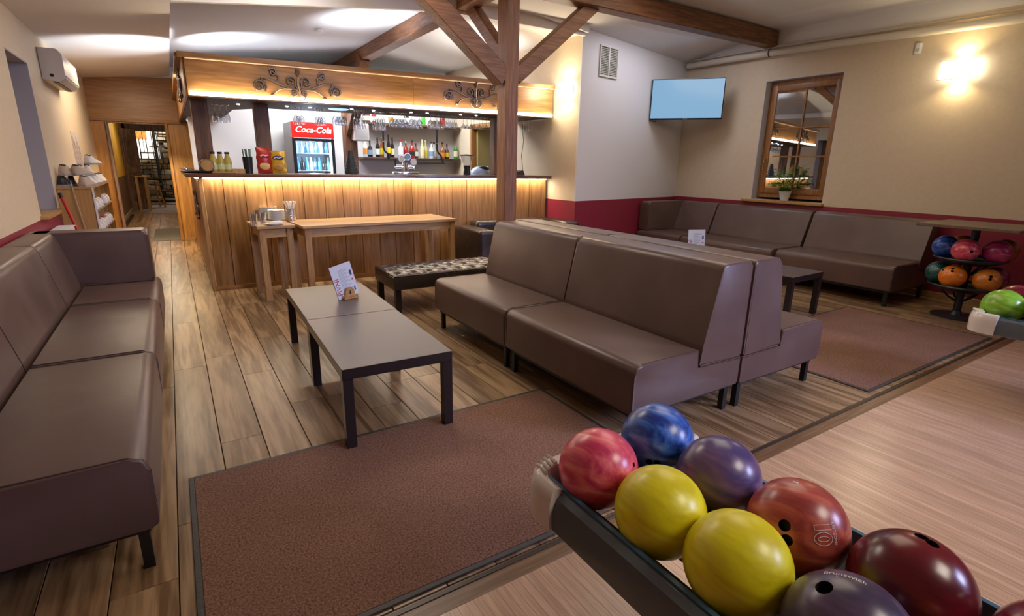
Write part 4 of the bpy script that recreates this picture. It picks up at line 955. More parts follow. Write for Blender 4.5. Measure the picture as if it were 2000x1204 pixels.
# ================================================================== PLANT
t = thing('potted_plant', 'leafy green plant in a small white pot on the window sill', 'plant', (7.055, 4.12, WZ0-.001))
M().lathe([(.042, 0), (.048, .004), (.080, .125), (.085, .135), (.076, .13), (.065, .10), (0, .10)], 20).out('pot', PORC, t)
M().lathe([(.0, .10), (.052, .101), (0, .104)], 16).out('soil', plain('soil', (.03, .02, .015), .9), t)
lf = M(); rg = random.Random(5)
LEAFM = plain('leaf_green', (.13, .40, .035), .4, var=.4, bscale=80, bump=.01)
sm_ = M()
for k in range(70):
    a = rg.uniform(0, 2*PI); sp = rg.uniform(.05, .21); hh = rg.uniform(.12, .36)*(1-.7*(sp/.22)**2)+.03
    if math.cos(a)*sp > .04: a = PI-a
    base = Vector((.02*math.cos(a), .02*math.sin(a), .1)); tip = Vector((sp*math.cos(a), sp*1.15*math.sin(a), .1+hh)); mid = base.lerp(tip, .55)+Vector((0, 0, .04))
    sm_.tube([base, mid, tip], .0016, 4)
    for j in range(7):
        q = base.lerp(mid, j/6*1) if j < 3 else mid.lerp(tip, (j-2)/4); 
        for s_ in (-1, 1):
            d = Vector((math.cos(a+s_*1.1), math.sin(a+s_*1.1), rg.uniform(-.3, .4))).normalized()*rg.uniform(.04, .07); n_ = d.cross(Vector((0, 0, 1))).normalized()*.011
            lf.quad(q, q+d*.5+n_, q+d, q+d*.5-n_)
sm_.out('stem', LEAFM, t); stuff(lf.out('foliage', LEAFM, t))
# ================================================================== COUNTER ITEMS
ZC = 1.226
def lathe_thing(name, lab, cat, loc, prof, mat, seg=18, group=None, parts=()):
    t = thing(name, lab, cat, loc, 0, group); M().lathe(prof, seg).out('body', mat, t)
    for nm, pr, mt in parts: M().lathe(pr, seg).out(nm, mt, t)
    return t
def ctr(px, Y=6.38): p = aty(px, 335, Y); return (p.x, p.y, ZC)
# tray + barrel
t = thing('serving_tray', 'black oval tray with a chrome knob at the left counter end', 'tray', ctr(386))
M().lathe([(.0, 0), (.13, .0), (.15, .02), (.145, .022), (.12, .008), (0, .008)], 24).out('tray', BLK, t); M().sphere((-.10, 0, .035), .02, 12).out('knob', CHROME, t)
c = ctr(405, 6.36); t = thing('wooden_keg', 'small round wooden keg lying on the counter beside the juice bottles', 'keg', c)
kk = M().lathe([(.055, -.07), (.066, -.04), (.070, 0), (.066, .04), (.055, .07)], 20); kk.xf(Matrix.Translation((0, 0, .072)) @ Matrix.Rotation(PI/2, 4, 'X')); kk.out('barrel', PINEX, t)
for s_ in (-.045, .045):
    hh = M().lathe([(.068, -.006), (.068, .006)], 20); hh.xf(Matrix.Translation((0, s_, .072)) @ Matrix.Rotation(PI/2, 4, 'X')); hh.out('hoop', DARKWZ, t)
M().lathe([(.05, 0), (.05, .003)], 20).xf(Matrix.Translation((0, -.071, .072)) @ Matrix.Rotation(PI/2, 4, 'X')).out('lid', BEECH, t)
t = thing('wooden_board', 'thin wooden board under the juice bottles', 'board', ctr(432)); M().box(-.15, -.05, 0, .13, .05, .018, .003, 1).out('board', PINEX, t)
JU = plain('juice_yellow', (.42, .34, .06), .2, coat=.5); LBL = plain('label_green_white', (.55, .58, .30), .5)
for px, lab in ((419, 'pale yellow juice bottle with dark cap, leftmost of the three on the board'), (433, 'pale yellow juice bottle with dark cap, middle of the three on the board'), (447, 'pale yellow juice bottle with dark cap, rightmost of the three on the board')):
    p = aty(px, 335, 6.38)
    lathe_thing('juice_bottle', lab, 'bottle', (p.x, p.y, ZC+.0185), [(.034, 0), (.038, .01), (.038, .11), (.022, .15), (.020, .172)], JU, 16, 'juice bottles on the counter', (('label', [(.039, .02), (.039, .07)], LBL), ('cap', [(.023, .173), (.023, .195), (.0, .196)], BLK)))
t = thing('wooden_box', 'small open wooden box on the counter left of the straws', 'box', ctr(466)); b = M(); b.box(-.06, -.04, 0, .06, .04, .008); b.box(-.06, -.04, .0085, -.054, .04, .045); b.box(.054, -.04, .0085, .06, .04, .045); b.box(-.054, -.04, .0085, .054, -.034, .045); b.box(-.054, .034, .0085, .054, .04, .045); b.out('box', BEECH, t)
t = thing('straw_cup', 'black cup of green and dark straws on the counter', 'cup', ctr(486)); M().lathe([(.042, 0), (.050, .17), (.047, .17), (.040, .01), (0, .01)], 16).out('cup', BLK, t)
SG = plain('straw_green', (.10, .35, .08), .4)
for k in range(20): a = k*.9; M().cyl((.022*math.cos(a), .022*math.sin(a), .02), (.044*math.cos(a), .044*math.sin(a), .25), .0045, seg=6).out('straw', SG if k % 3 == 0 else BLK, t)
# crisp packets
def packet(lab, px, c1, c2, c3, rz, w_=.15, h_=.27, Y=6.40):
    p = aty(px, 335, Y); t = thing('crisp_packet', lab, 'packet', (p.x, p.y, ZC), rz, 'crisp packets on the counter')
    b = bmesh.new(); n1, n2 = 10, 14; g1 = []; rr = random.Random(px)
    for s_ in (1, -1):
        gr = [[b.verts.new((w_*(i/n1-.5)+.004*math.sin(j*1.3), s_*(.001+.028*math.sin(PI*i/n1)**.6*math.sin(PI*j/n2)**.5)+rr.uniform(-.002, .002), h_*j/n2)) for j in range(n2+1)] for i in range(n1+1)]
        for i in range(n1):
            for j in range(n2): b.faces.new((gr[i][j], gr[i+1][j], gr[i+1][j+1], gr[i][j+1]))
        g1.append(gr)
    q = M(); q.b.free(); q.b = b
    bmesh.ops.remove_doubles(q.b, verts=q.b.verts, dist=.0045)
    q.out('packet', plain('foil_%d' % px, c1, .28, .15, bump=.5, bscale=40), t)
    def patch(nm, zc, rx, rzz, mt):
        M().sphere((0, -.020, zc), 1, 16, (rx, .012, rzz)).out(nm, mt, t)
    patch('flavour_panel', h_*.28, w_*.36, h_*.16, plain('foilpanel_%d' % px, c2, .35, var=.4, bscale=60, bump=.01)); patch('logo_panel', h_*.68, w_*.38, h_*.11, plain('foillogo_%d' % px, c3, .35))
    M().tube([(-w_*.28, -.033, h_*.66), (-w_*.1, -.035, h_*.71), (w_*.05, -.035, h_*.67), (w_*.28, -.033, h_*.72)], .006, 6).out('logo_stroke', WPLAST, t)
packet('red crisp packet with pale logo standing on the counter', 518, (.42, .03, .02), (.75, .45, .15), (.45, .02, .02), .1)
packet('blue and yellow crisp packet leaning right on the counter', 546, (.70, .42, .03), (.6, .30, .08), (.04, .03, .18), -.3, .15, .24)
# beer tap
t = thing('beer_tap', 'chrome beer tap tower with round badges on the counter', 'tap', ctr(792, 6.45))
M().box(-.16, -.05, 0, .16, .05, .03, .008, 2).out('drip_tray', CHROME, t)
M().cyl((-.0, 0, .03), (0, 0, .14), .035, seg=16).out('column', CHROME, t); M().tube([(-.13, 0, .09), (.12, 0, .09)], .022, 12).out('crossbar', CHROME, t)
for k, (x, z) in enumerate(((-.055, .19), (.02, .215), (.10, .15))):
    M().lathe([(.045, -.006), (.048, 0), (.045, .006)], 22).xf(Matrix.Translation((x, -.03, z)) @ Matrix.Rotation(PI/2, 4, 'X')).out('badge', CHROME, t)
    M().lathe([(.036, 0), (.036, .002)], 22).xf(Matrix.Translation((x, -.0365, z)) @ Matrix.Rotation(PI/2, 4, 'X')).out('badge_face', plain('badge_blue', (.25, .38, .55), .3) if k == 1 else WPLAST, t)
    M().tube([(x, 0, .09), (x, -.04, .08), (x, -.06, .05)], .009, 8).out('spout', CHROME, t)
M().lathe([(.008, 0), (.014, .06), (.010, .08)], 10).out('tap_handle', BLK, t, (-.13, -.01, .10))
# coffee grinder
t = thing('coffee_grinder', 'coffee grinder with clear tapered hopper and black lid on the counter', 'grinder', ctr(912, 6.5))
M().lathe([(.045, 0), (.05, .02), (.038, .07), (.05, .12)], 16).out('body', BLK, t); M().lathe([(.045, .121), (.085, .245)], 20, cap=False).out('hopper', TG, t); M().lathe([(.095, .246), (.098, .256), (.02, .266)], 20).out('lid', BLK, t)
t = thing('coffee_machine', 'rounded pale blue-white machine with dark top behind the counter', 'machine', (3.84, 6.9, 1.10))
M().sphere((0, 0, .11), 1, 24, (.17, .14, .13)).out('body', plain('pale_blue_enamel', (.42, .52, .70), .3, coat=.3), t); M().sphere((.03, -.02, .205), 1, 20, (.10, .09, .045)).out('top', BLK, t); M().box(-.15, -.12, -.05, .15, .12, .02, .01, 2).out('base', WPLAST, t)
tag(M().hexa([(-.13, -.09, 0), (.13, -.09, 0), (.13, .09, 0), (-.13, .09, 0), (-.13, -.09, .02), (.10, -.09, .065), (.10, .09, .065), (-.13, .09, .02)]).out('wedge_box', plain('wedge_brown', (.05, .03, .025), .5), None, (4.12, 6.42, ZC)), 'flat dark wedge-shaped box on the counter right of the timber post', 'box')
# stack cone
t = thing('cup_stack', 'tall dark tapered stack of cups behind the counter right of the fridge', 'cups', ctr(687, 6.55))
M().lathe([(.085, 0), (.07, .08), (.03, .27), (.0, .272)], 20).out('stack', plain('dark_grey_cups', (.03, .035, .04), .4), t)
rr_ = M()
for k in range(9): rr_.lathe([(.088-.0065*k, .012+.028*k), (.089-.0065*k, .016+.028*k), (.086-.0065*k, .020+.028*k)], 20)
rr_.out('cup_rim', plain('cup_rim_grey', (.05, .055, .06), .35), t)
p = aty(700, 260, 8.32)
t = thing('paper_dispenser', 'white paper towel dispenser beside the orange-brown bar post', 'dispenser', (p.x, 8.24, p.z)); M().box(-.10, -.07, -.12, .12, .07, .13, .02, 3).out('housing', WPLAST, t); M().box(-.08, -.074, -.115, .10, -.0705, -.10).out('slot', GREYW, t)
M().box(-.10, .071, -.10, .12, .12, .11).out('back_plate', GREYW, t)
# ================================================================== FRIDGE
FX0, FX1, FY, FZ = 1.545, 2.14, 8.4, 1.915
t = thing('drinks_fridge', 'glass-fronted drinks fridge with glowing red header behind the bar', 'fridge', (FX0, FY, 0))
FW = FX1-FX0; FS = plain('fridge_grey', (.35, .34, .36), .4); FI = plain('fridge_inside', (.7, .8, .9), .4)
b = M(); b.box(0, 0, 0, .03, .6, FZ); b.box(FW-.03, 0, 0, FW, .6, FZ); b.box(.03, .57, 0, FW-.03, .6, FZ); b.box(.03, 0, 0, FW-.03, .57, .3); b.box(.03, .0, 1.70, FW-.03, .57, FZ); b.out('cabinet', FS, t)
M().box(.031, .55, .3, FW-.031, .569, 1.69).out('inner_back', FI, t)
b = M(); b.box(.0, -.04, .3, .045, -.001, 1.69, .003, 1); b.box(FW-.045, -.04, .3, FW, -.001, 1.69, .003, 1); b.box(.045, -.04, 1.65, FW-.045, -.001, 1.69, .003, 1); b.box(.045, -.04, .3, FW-.045, -.001, .34, .003, 1); b.out('door_frame', BLK, t)
M().box(.046, -.022, .341, FW-.046, -.018, 1.649).out('door_pane', FPANE, t)
hd_ = M().box(0, -.045, 1.70, FW, -.001, FZ, .006, 2).out('header', plain('lit_red_header', (.7, .01, .01), .4, emit=(1.0, .02, .015), es=.9), t)
lettering('Coca-Cola', .118, plain('lit_white_script', (1, 1, 1), .4, emit=(1, .93, .85), es=3), hd_, (FW/2, -.048, (1.70+FZ)/2), (1, 0, 0), (0, 0, 1), shear=.35, offset=.001)
M().box(.032, .01, .35, .05, .04, 1.64).out('tube_light', plain('fridge_tube', (1, 1, 1), .4, emit=(.75, .92, 1), es=2.5), t)
M().box(FW-.062, .01, .35, FW-.04, .04, 1.64).out('tube_light', plain('fridge_tube2', (1, 1, 1), .4, emit=(.75, .92, 1), es=7), t)
point('corridor_door_fill', (-.35, 15.6, 2.1), 16, (1, .86, .66), .1)  # added fill that brightens the old door leaf, no fitting here
point('fridge_inner_light', ((FX0+FX1)/2, FY+.06, 1.60), 7, (.75, .92, 1), .05); point('fridge_inner_light_low', ((FX0+FX1)/2, FY+.06, 1.33), 6, (.75, .92, 1), .05)
for z in (.75, 1.10, 1.225, 1.475): M().box(.031, .04, z, FW-.031, .54, z+.010).out('shelf', WPLAST, t)
BGc = [plain('drink_dark', (.04, .03, .03), .15, coat=.6), plain('drink_clear', (.45, .6, .7), .1, coat=.6), plain('drink_blue', (.08, .25, .45), .15, coat=.6), plain('drink_teal', (.10, .32, .42), .2, coat=.6), plain('drink_deep', (.03, .07, .12), .15, coat=.6)]
dprof = [(.026, 0), (.029, .01), (.029, .09), (.012, .15), (.011, .175), (.013, .176), (.013, .19)]
dm = [M().lathe(dprof, 10).mesh('bottle', mt) for mt in BGc]
for zz, nm, n_ in ((1.2355, 'on the lower lit shelf of the fridge', 8), (1.4855, 'on the upper lit shelf of the fridge', 7)):
    for k in range(n_):
        o = link('drink_bottle', dm[(k*3+int(zz*10)) % 5 if zz < 1.4 else (1, 1, 2, 1, 2, 1, 2)[k]], None, (FX0+.075+k*.063*(1 if n_ == 8 else 1.12), FY+.10, zz))
        if zz > 1.4: o.scale = (1, 1, .78)
        tag(o, 'small drink bottle, '+('leftmost', 'second', 'third', 'fourth', 'fifth', 'sixth', 'seventh', 'rightmost')[k if k < n_-1 else 7]+' of the row '+nm, 'bottle', 'drink bottles '+nm)
# magazine rack / side strip of fridge
# ================================================================== BACK SHELVES AND BOTTLES
SHW = wood('shelf_dark_walnut', (.04, .020, .012), (.11, .06, .035), 'X', .4)
tag(M().box(2.70, 8.78, 1.428, 4.48, 9.095, 1.453, .003, 1).out('wall_shelf', SHW), 'lower dark shelf of spirit bottles on the back wall', 'shelf', 'dark shelves behind the bar')
tag(M().box(2.78, 8.78, 1.972, 4.48, 9.095, 2.000, .003, 1).out('wall_shelf', SHW), 'upper dark shelf behind the hanging glasses', 'shelf', 'dark shelves behind the bar')
for px, lab in ((748, 'black curved iron shelf bracket, left one'), (852, 'black curved iron shelf bracket, right one')):
    p = aty(px, 290, 8.80)
    t = thing('shelf_bracket', lab+' between the two bar shelves', 'bracket', (p.x, 8.765, 0), 0, 'iron shelf brackets')
    M().tube([(0, 0, 1.97), (0, 0, 1.60), (.02, 0, 1.55), (.07, 0, 1.51), (.09, 0, 1.43)], [.02, .016, .016, .018, .02], 8).out('stem', BLK, t)
    M().tube([(0, 0, 1.90), (.05, 0, 1.955), (.09, 0, 1.965)], .012, 8).out('scroll', BLK, t); M().box(-.02, -.02, 1.70, .02, .02, 1.712).out('collar', STEEL, t)
BP = {
 'tall': [(.036, 0), (.038, .01), (.038, .17), (.015, .225), (.013, .285)],
 'square': [(.040, 0), (.044, .01), (.044, .15), (.016, .19), (.014, .25)],
 'slim': [(.030, 0), (.032, .01), (.031, .19), (.013, .25), (.012, .31)],
 'stout': [(.044, 0), (.046, .01), (.045, .13), (.030, .18), (.015, .20), (.015, .25)]}
BMT = {}
def bcol(n, c, tr=0): BMT[n] = plain('bottle_'+n, c, .08, coat=.6)
for n, c in (('clear', (.55, .60, .62)), ('amber', (.30, .09, .015)), ('dark', (.015, .013, .013)), ('green', (.03, .20, .03)), ('red', (.30, .02, .015)), ('cream', (.62, .54, .28)), ('brown', (.10, .03, .01)), ('brightgreen', (.05, .45, .03))): bcol(n, c)
LC = {n: plain('lab_'+n, c, .5) for n, c in (('white', (.7, .7, .68)), ('yellow', (.72, .55, .02)), ('orange', (.65, .25, .04)), ('red', (.4, .02, .02)), ('cream', (.65, .6, .42)), ('blue', (.2, .3, .4)), ('black', (.02, .02, .02)))}
def bottle(lab, px, shape, col, lc, cap, Y, z, sc=1.0, grp='spirit bottles on the lower shelf'):
    p = aty(px, 300 if z < 1.9 else 245, Y); pr = [(r_*sc, h_*sc) for r_, h_ in BP[shape]]
    t = thing('spirit_bottle', lab, 'bottle', (p.x, Y, z), 0, grp)
    g_ = M().lathe(pr, 14).out('glass', BMT[col], t); r0 = pr[2][0]+.0008
    if lc: M().lathe([(r0, pr[2][1]*.25), (r0, pr[2][1]*.80)], 14, cap=False).out('label', LC[lc], g_)
    r1, h1 = pr[-1]; M().lathe([(r1+.002, h1+.0002), (r1+.002, h1+.03*sc), (0, h1+.031*sc)], 10).out('cap', LC[cap], t)
z1 = 1.4535
for a in (
 ('clear spirit bottle with amber base and red cap, leftmost on the lower shelf', 714, 'tall', 'clear', 'orange', 'red', 8.88, z1, 1.0),
 ('dark bottle with pale label, second on the lower shelf', 723, 'square', 'dark', 'blue', 'black', 8.86, z1, .95),
 ('dark bottle with white band, left of the left bracket', 738, 'tall', 'dark', 'white', 'black', 8.87, z1, 1.0),
 ('gold-labelled bottle partly behind the left bracket', 746, 'slim', 'amber', 'yellow', 'cream', 8.98, z1, 1.0),
 ('tall dark bottle with bright yellow label', 759.5, 'slim', 'dark', 'yellow', 'black', 8.86, z1, 1.10),
 ('dark bottle right of the yellow-labelled one', 767, 'slim', 'dark', 'cream', 'black', 8.9, z1, .97),
 ('clear bottle with red cap and white label', 783, 'square', 'clear', 'white', 'red', 8.86, z1, 1.05),
 ('red whisky bottle with pale neck', 793, 'square', 'red', 'red', 'cream', 8.95, z1, 1.0),
 ('reddish brown square whisky bottle', 805, 'stout', 'red', 'black', 'black', 8.87, z1, 1.05),
 ('brown bottle with small white label', 812.5, 'square', 'brown', 'white', 'black', 8.92, z1, .9),
 ('cream coloured bottle, left of the pair of cream bottles', 825, 'tall', 'cream', 'cream', 'cream', 8.87, z1, 1.0),
 ('cream and yellow bottle, right of the pair of cream bottles', 831.5, 'tall', 'cream', 'yellow', 'cream', 8.94, z1, .98),
 ('clear bottle with blue-white label and black cap', 843, 'square', 'clear', 'blue', 'black', 8.87, z1, 1.02),
 ('clear bottle behind the right bracket', 848, 'square', 'clear', 'white', 'black', 8.98, z1, 1.02),
 ('amber bottle with orange label', 864.5, 'stout', 'amber', 'orange', 'black', 8.87, z1, 1.0),
 ('dark amber bottle with green label and round cap', 873, 'square', 'brown', 'yellow', 'black', 8.92, z1, .9),
 ('green whiskey bottle with cream label, rightmost tall one on the shelf', 890, 'tall', 'green', 'cream', 'red', 8.87, z1, 1.0),
 ('small dark bottle at the right end of the lower shelf', 896.5, 'square', 'brown', None, 'black', 8.98, z1, .6)): bottle(*a)
G2 = 'bottles on the upper shelf'
for a in (
 ('dark green bottle at the left of the upper shelf', 713, 'stout', 'dark', 'cream', 'black', 8.9, 2.0005, .9),
 ('pale labelled bottle beside the dark green one on the upper shelf', 719, 'stout', 'brown', 'cream', 'black', 8.86, 2.0005, .9),
 ('red bottle on the upper shelf', 731, 'stout', 'red', 'white', 'red', 8.9, 2.0005, .9),
 ('clear bottle on the upper shelf beside the red one', 742, 'stout', 'clear', 'cream', 'white', 8.9, 2.0005, .9),
 ('peach and clear bottle in the middle of the upper shelf', 764, 'stout', 'clear', 'orange', 'white', 8.9, 2.0005, 1.0),
 ('dark wide bottle in the middle of the upper shelf', 794, 'stout', 'dark', 'white', 'black', 8.9, 2.0005, 1.0),
 ('bright green bottle on the upper shelf', 827, 'tall', 'brightgreen', None, 'black', 8.9, 2.0005, 1.0),
 ('orange labelled bottle on the upper shelf', 846, 'stout', 'clear', 'orange', 'orange', 8.9, 2.0005, .9),
 ('brown rounded bottle on the upper shelf', 864, 'stout', 'brown', 'red', 'brown' if False else 'black', 8.9, 2.0005, 1.05)): bottle(*a, grp=G2)
t = thing('under_shelf_rail', 'dark rail hanging under the lower bottle shelf', 'rail', (3.62, 8.9, 1.36)); M().box(-.0, -.05, 0, .58, .0, .022, .003, 1).out('rail', plain('rail_slate', (.09, .13, .15), .4), t)
for x in (.02, .54): M().box(x, -.03, .0225, x+.02, -.01, .067).out('hanger', BLK, t)
# ================================================================== HANGING GLASSES
gshape = {
 'wine': [(.030, 0), (.030, -.003), (.004, -.010), (.004, -.085), (.020, -.10), (.036, -.135), (.034, -.19)],
 'round': [(.032, 0), (.032, -.003), (.004, -.010), (.004, -.065), (.026, -.08), (.046, -.12), (.040, -.175)],
 'flute': [(.026, 0), (.026, -.003), (.004, -.010), (.004, -.07), (.016, -.09), (.026, -.13), (.024, -.215)],
 'small': [(.022, 0), (.022, -.003), (.004, -.008), (.004, -.07), (.014, -.085), (.020, -.15)],
 'martini': [(.030, 0), (.030, -.003), (.004, -.010), (.004, -.09), (.052, -.150)]}
gmesh = {k: M().lathe(v, 16, cap=False).mesh('stem_glass', TG, 180) for k, v in gshape.items()}
clusters = [
 ('wine', (421, 432, 444), 'wine glass hanging at the left corner of the canopy', 6.95),
 ('wine', (578, 583, 589), 'wine glass hanging above the left side of the fridge', 6.7),
 ('wine', (620, 625, 630), 'wine glass hanging above the right side of the fridge', 6.7),
 ('round', (655, 661, 667, 672), 'wide bowl glass hanging just right of the fridge', 6.75),
 ('flute', (693, 699, 704, 709), 'tall flute glass hanging in front of the towel dispenser', 6.6),
 ('flute', (731, 735, 740, 745, 749), 'tall flute glass hanging above the left shelf bracket', 6.65),
 ('round', (766, 772, 778, 784, 790), 'round wine glass hanging above the middle of the bottle shelf', 6.65),
 ('round', (804, 810, 819), 'big round glass hanging above the red-brown whisky bottles', 6.62),
 ('round', (841, 847, 853, 860), 'round glass hanging above the right shelf bracket', 6.6),
 ('small', (871, 875, 879, 883, 887, 891), 'narrow liqueur glass hanging at the right end of the shelves', 6.65),
 ('martini', (905, 912, 920, 926), 'wide cone glass hanging in front of the side wall', 6.6),
 ('martini', (936, 943, 950), 'wide cone glass hanging in front of the kitchen doorway', 6.6),
 ('small', (1021, 1026, 1031, 1036), 'small glass hanging right of the timber post', 6.5)]
for kind, xs, lab, Y in clusters:
    for k, px in enumerate(xs):
        yy = Y+.06*(k % 2); p = aty(px, 230, yy)
        o = link('stem_glass', gmesh[kind], None, (p.x, yy, 1.9495+.04*(p.x-.24)/FL)); tag(o, lab+', '+(('leftmost' if k == 0 else 'rightmost' if k == len(xs)-1 else ('second', 'third', 'fourth', 'fifth')[k-1]+' from left')), 'glass', lab.replace(' glass hanging', ' glasses hanging'))
# cable beside post
tag(M().tube([(4.44, 6.72, 1.95), (4.46, 6.70, 1.7), (4.44, 6.72, 1.5), (4.46, 6.70, 1.26)], .004, 6).out('cable', BLK), 'thin dark cable hanging on the side wall right of the timber post', 'cable')
# ================================================================== TALL TABLE ITEMS (plates, glasses, cutlery)
ZT = .7505
plm = M().lathe([(.05, 0), (.052, .004), (.085, .0105), (.085, .0135), (.052, .006), (0, .006)], 24).mesh('plate', PORC)
def tpos(px, py, z=ZT): p = atz(px, py, z); return p
p = tpos(541, 430)
ORD = ('lowest', 'second', 'third', 'fourth', 'fifth', 'sixth', 'seventh', 'eighth', 'ninth', 'tenth', 'eleventh', 'topmost')
for k in range(10):
    o = link('plate', plm, None, (p.x-.0, p.y, ZT+k*.0105)); tag(o, ('white saucer in the front stack on the small oak table, '+(ORD[k]+' one from below' if 0 < k < 9 else ('lowest one' if k == 0 else 'topmost one'))), 'plate', 'stack of saucers in front')
p2 = tpos(532, 424)
p = Vector((p.x-.05, p.y+.19, 0))
for k in range(12):
    o = link('plate', plm, None, (p.x, p.y, ZT+k*.0105)); tag(o, ('white saucer in the rear stack on the small oak table, '+(ORD[k]+' one from below' if 0 < k < 11 else ('lowest one' if k == 0 else 'topmost one'))), 'plate', 'stack of saucers behind')
p = tpos(536, 440)
t = tag(link('plate', plm, None, (p.x, p.y+.03, ZT)), 'single white dish in front of the plate stack holding napkins', 'plate')
p = Vector((p.x, p.y+.03, 0))
t = thing('folded_napkins', 'folded white napkins lying on the dish in front of the plates', 'napkins', (p.x+.01, p.y, ZT+.017), .3)
for k in range(3): M().box(-.06+.01*k, -.04, k*.0062, .06+.01*k, .04, k*.0062+.006, .002, 1).xf(Matrix.Rotation(.06*k, 4, 'Z')).out('napkin', WPLAST, t)
gm2 = M().lathe([(.030, 0), (.034, .11), (.032, .11), (.028, .005), (0, .005)], 18).mesh('tumbler', TG, 50)
for (px, py), lab in (((497, 441), 'clear glass jar at the front left of the small oak table'), ((507, 432), 'clear glass tumbler behind the front jar'), ((515, 437), 'clear glass tumbler touching the plate stack'), ((500, 430), 'clear glass tumbler at the back left corner of the small table')):
    p = tpos(px, py); 
    tag(link('tumbler', gm2, None, (p.x, min(p.y, 6.02), ZT)), lab, 'glass', 'glasses beside the plates')
p = tpos(577, 430)
t = thing('cutlery_basket', 'perforated steel cutlery basket with napkin-wrapped cutlery on the long table', 'basket', (p.x-.045, p.y-.02, ZT))
M().lathe([(.045, 0), (.048, .003), (.048, .12), (.046, .12), (.043, .005), (0, .005)], 20).out('basket', STEEL, t)
b = M()
for z in (.03, .055, .08, .1): b.tube([(.0488*math.cos(2*PI*k/20), .0488*math.sin(2*PI*k/20), z) for k in range(21)], .0015, 5)
b.out('wire_band', CHROME, t)
for k in range(12):
    a = k*.55+.2; r_ = .03 if k % 2 else .015
    M().tube([(r_*math.cos(a)*.6, r_*math.sin(a)*.6, .01), (r_*1.2*math.cos(a), r_*1.2*math.sin(a), .15), (r_*2.0*math.cos(a), r_*1.6*math.sin(a), .20)], [.004, .007, .010], 6).out('wrapped_cutlery' if k % 3 else 'spoon', WPLAST if k % 3 else CHROME, t)
# ================================================================== SHOE SHELF
t = thing('shoe_shelf', 'beech shoe shelf open to the aisle standing by the left wall', 'shelf', (XL+.003, 6.66, 0))
DX, DY, HT = .27, 1.75, 1.06
M().box(0, 0, 0, DX, .02, HT).out('end_panel', BEECH, t); M().box(0, DY-.02, 0, DX, DY, HT).out('end_panel', BEECH, t)
M().box(0, .02, 0, .008, DY-.02, HT).out('back_panel', BEECH, t)
M().box(DX-.002, -.012, 0, DX+.012, 0, HT+.01).out('corner_strip', WPLAST, t)
M().box(0, -.01, HT, DX, DY, HT+.02).out('top_board', BEECH, t)
shz = [.12, .40, .62, .84]
for z in shz: M().box(.008, .02, z-.016, DX, DY-.02, z).out('shelf_board', BEECH, t)
for k in (1, 2, 3): M().box(.01, DY*k/4-.008, .0, DX-.02, DY*k/4+.008, HT).out('divider', BEECH, t)
# shoes
SHW_ = plain('shoe_white', (.72, .66, .62), .5, bump=.1); SHB = plain('shoe_beige', (.45, .34, .25), .6); SHK = plain('shoe_black', (.02, .018, .02), .4); SHR = plain('shoe_red', (.40, .03, .05), .5); SHS = plain('shoe_sole', (.35, .30, .26), .6); SHN = plain('shoe_navy', (.03, .04, .12), .5)
def shoe_meshes():
    secs = [(0, .026, .0, .060), (.02, .036, .0, .085), (.06, .038, .0, .088), (.10, .037, .0, .075), (.14, .038, .0, .060), (.18, .044, .0, .050), (.22, .046, .0, .042), (.255, .038, .0, .034), (.275, .018, .0, .026)]
    b = M(); rings = []
    for x, w_, z0, z1 in secs:
        rg_ = []
        for k in range(12):
            a = 2*PI*k/12; cy_ = math.cos(a); sz = math.sin(a)
            rg_.append(b.b.verts.new((x, w_*(abs(cy_)**.8)*(1 if cy_ > 0 else -1)*(1 if sz < .3 else .82), .016+(z1-.016)*(max(0, sz)**.75) - (.0 if sz > 0 else 0))))
        rings.append(rg_)
    for A, B_ in zip(rings, rings[1:]):
        for k in range(12): b.b.faces.new((A[k], A[(k+1) % 12], B_[(k+1) % 12], B_[k]))
    b.b.faces.new(rings[0]); b.b.faces.new(rings[-1][::-1])
    s = M(); pts = [(x, w_+.003) for x, w_, _, _ in secs]; poly = [(x, w_) for x, w_ in pts]+[(x, -w_) for x, w_ in pts[::-1]]
    s.prism(poly, lambda u, v, tt: (u, v, tt), 0, .016)
    c_ = M(); c_.sphere((.055, 0, .084), 1, 14, (.038, .026, .010))
    l_ = M()
    for k in range(4): l_.tube([(.10+k*.02, -.026, .074-k*.0085), (.112+k*.02, 0, .079-k*.0085), (.10+k*.02, .026, .074-k*.0085)], .0028, 5)
    return b, s, c_, l_
_sm = shoe_meshes(); sU = _sm[0].mesh('upper', SHW_, 60); sS = _sm[1].mesh('sole', SHS); sC = _sm[2].mesh('collar', SHK, 60); sL = _sm[3].mesh('laces', WPLAST, 60)
def shoe(lab, loc, rz, um=None, cm=None, tilt=0, grp='bowling shoes on the shelf'):
    t = thing('bowling_shoe', lab, 'shoe', loc, 0, grp); t.rotation_euler = (0, tilt, rz); t.scale = (.88, 1.0, 1.18)
    for nm, me, mt in (('upper', sU, um), ('sole', sS, None), ('collar', sC, cm), ('laces', sL, None)):
        if mt: me = me.copy(); me.materials[0] = mt
        link(nm, me, t)
XS0 = XL+.003; ZR = HT+.0205
G1 = 'shoes piled on top of the shoe shelf'
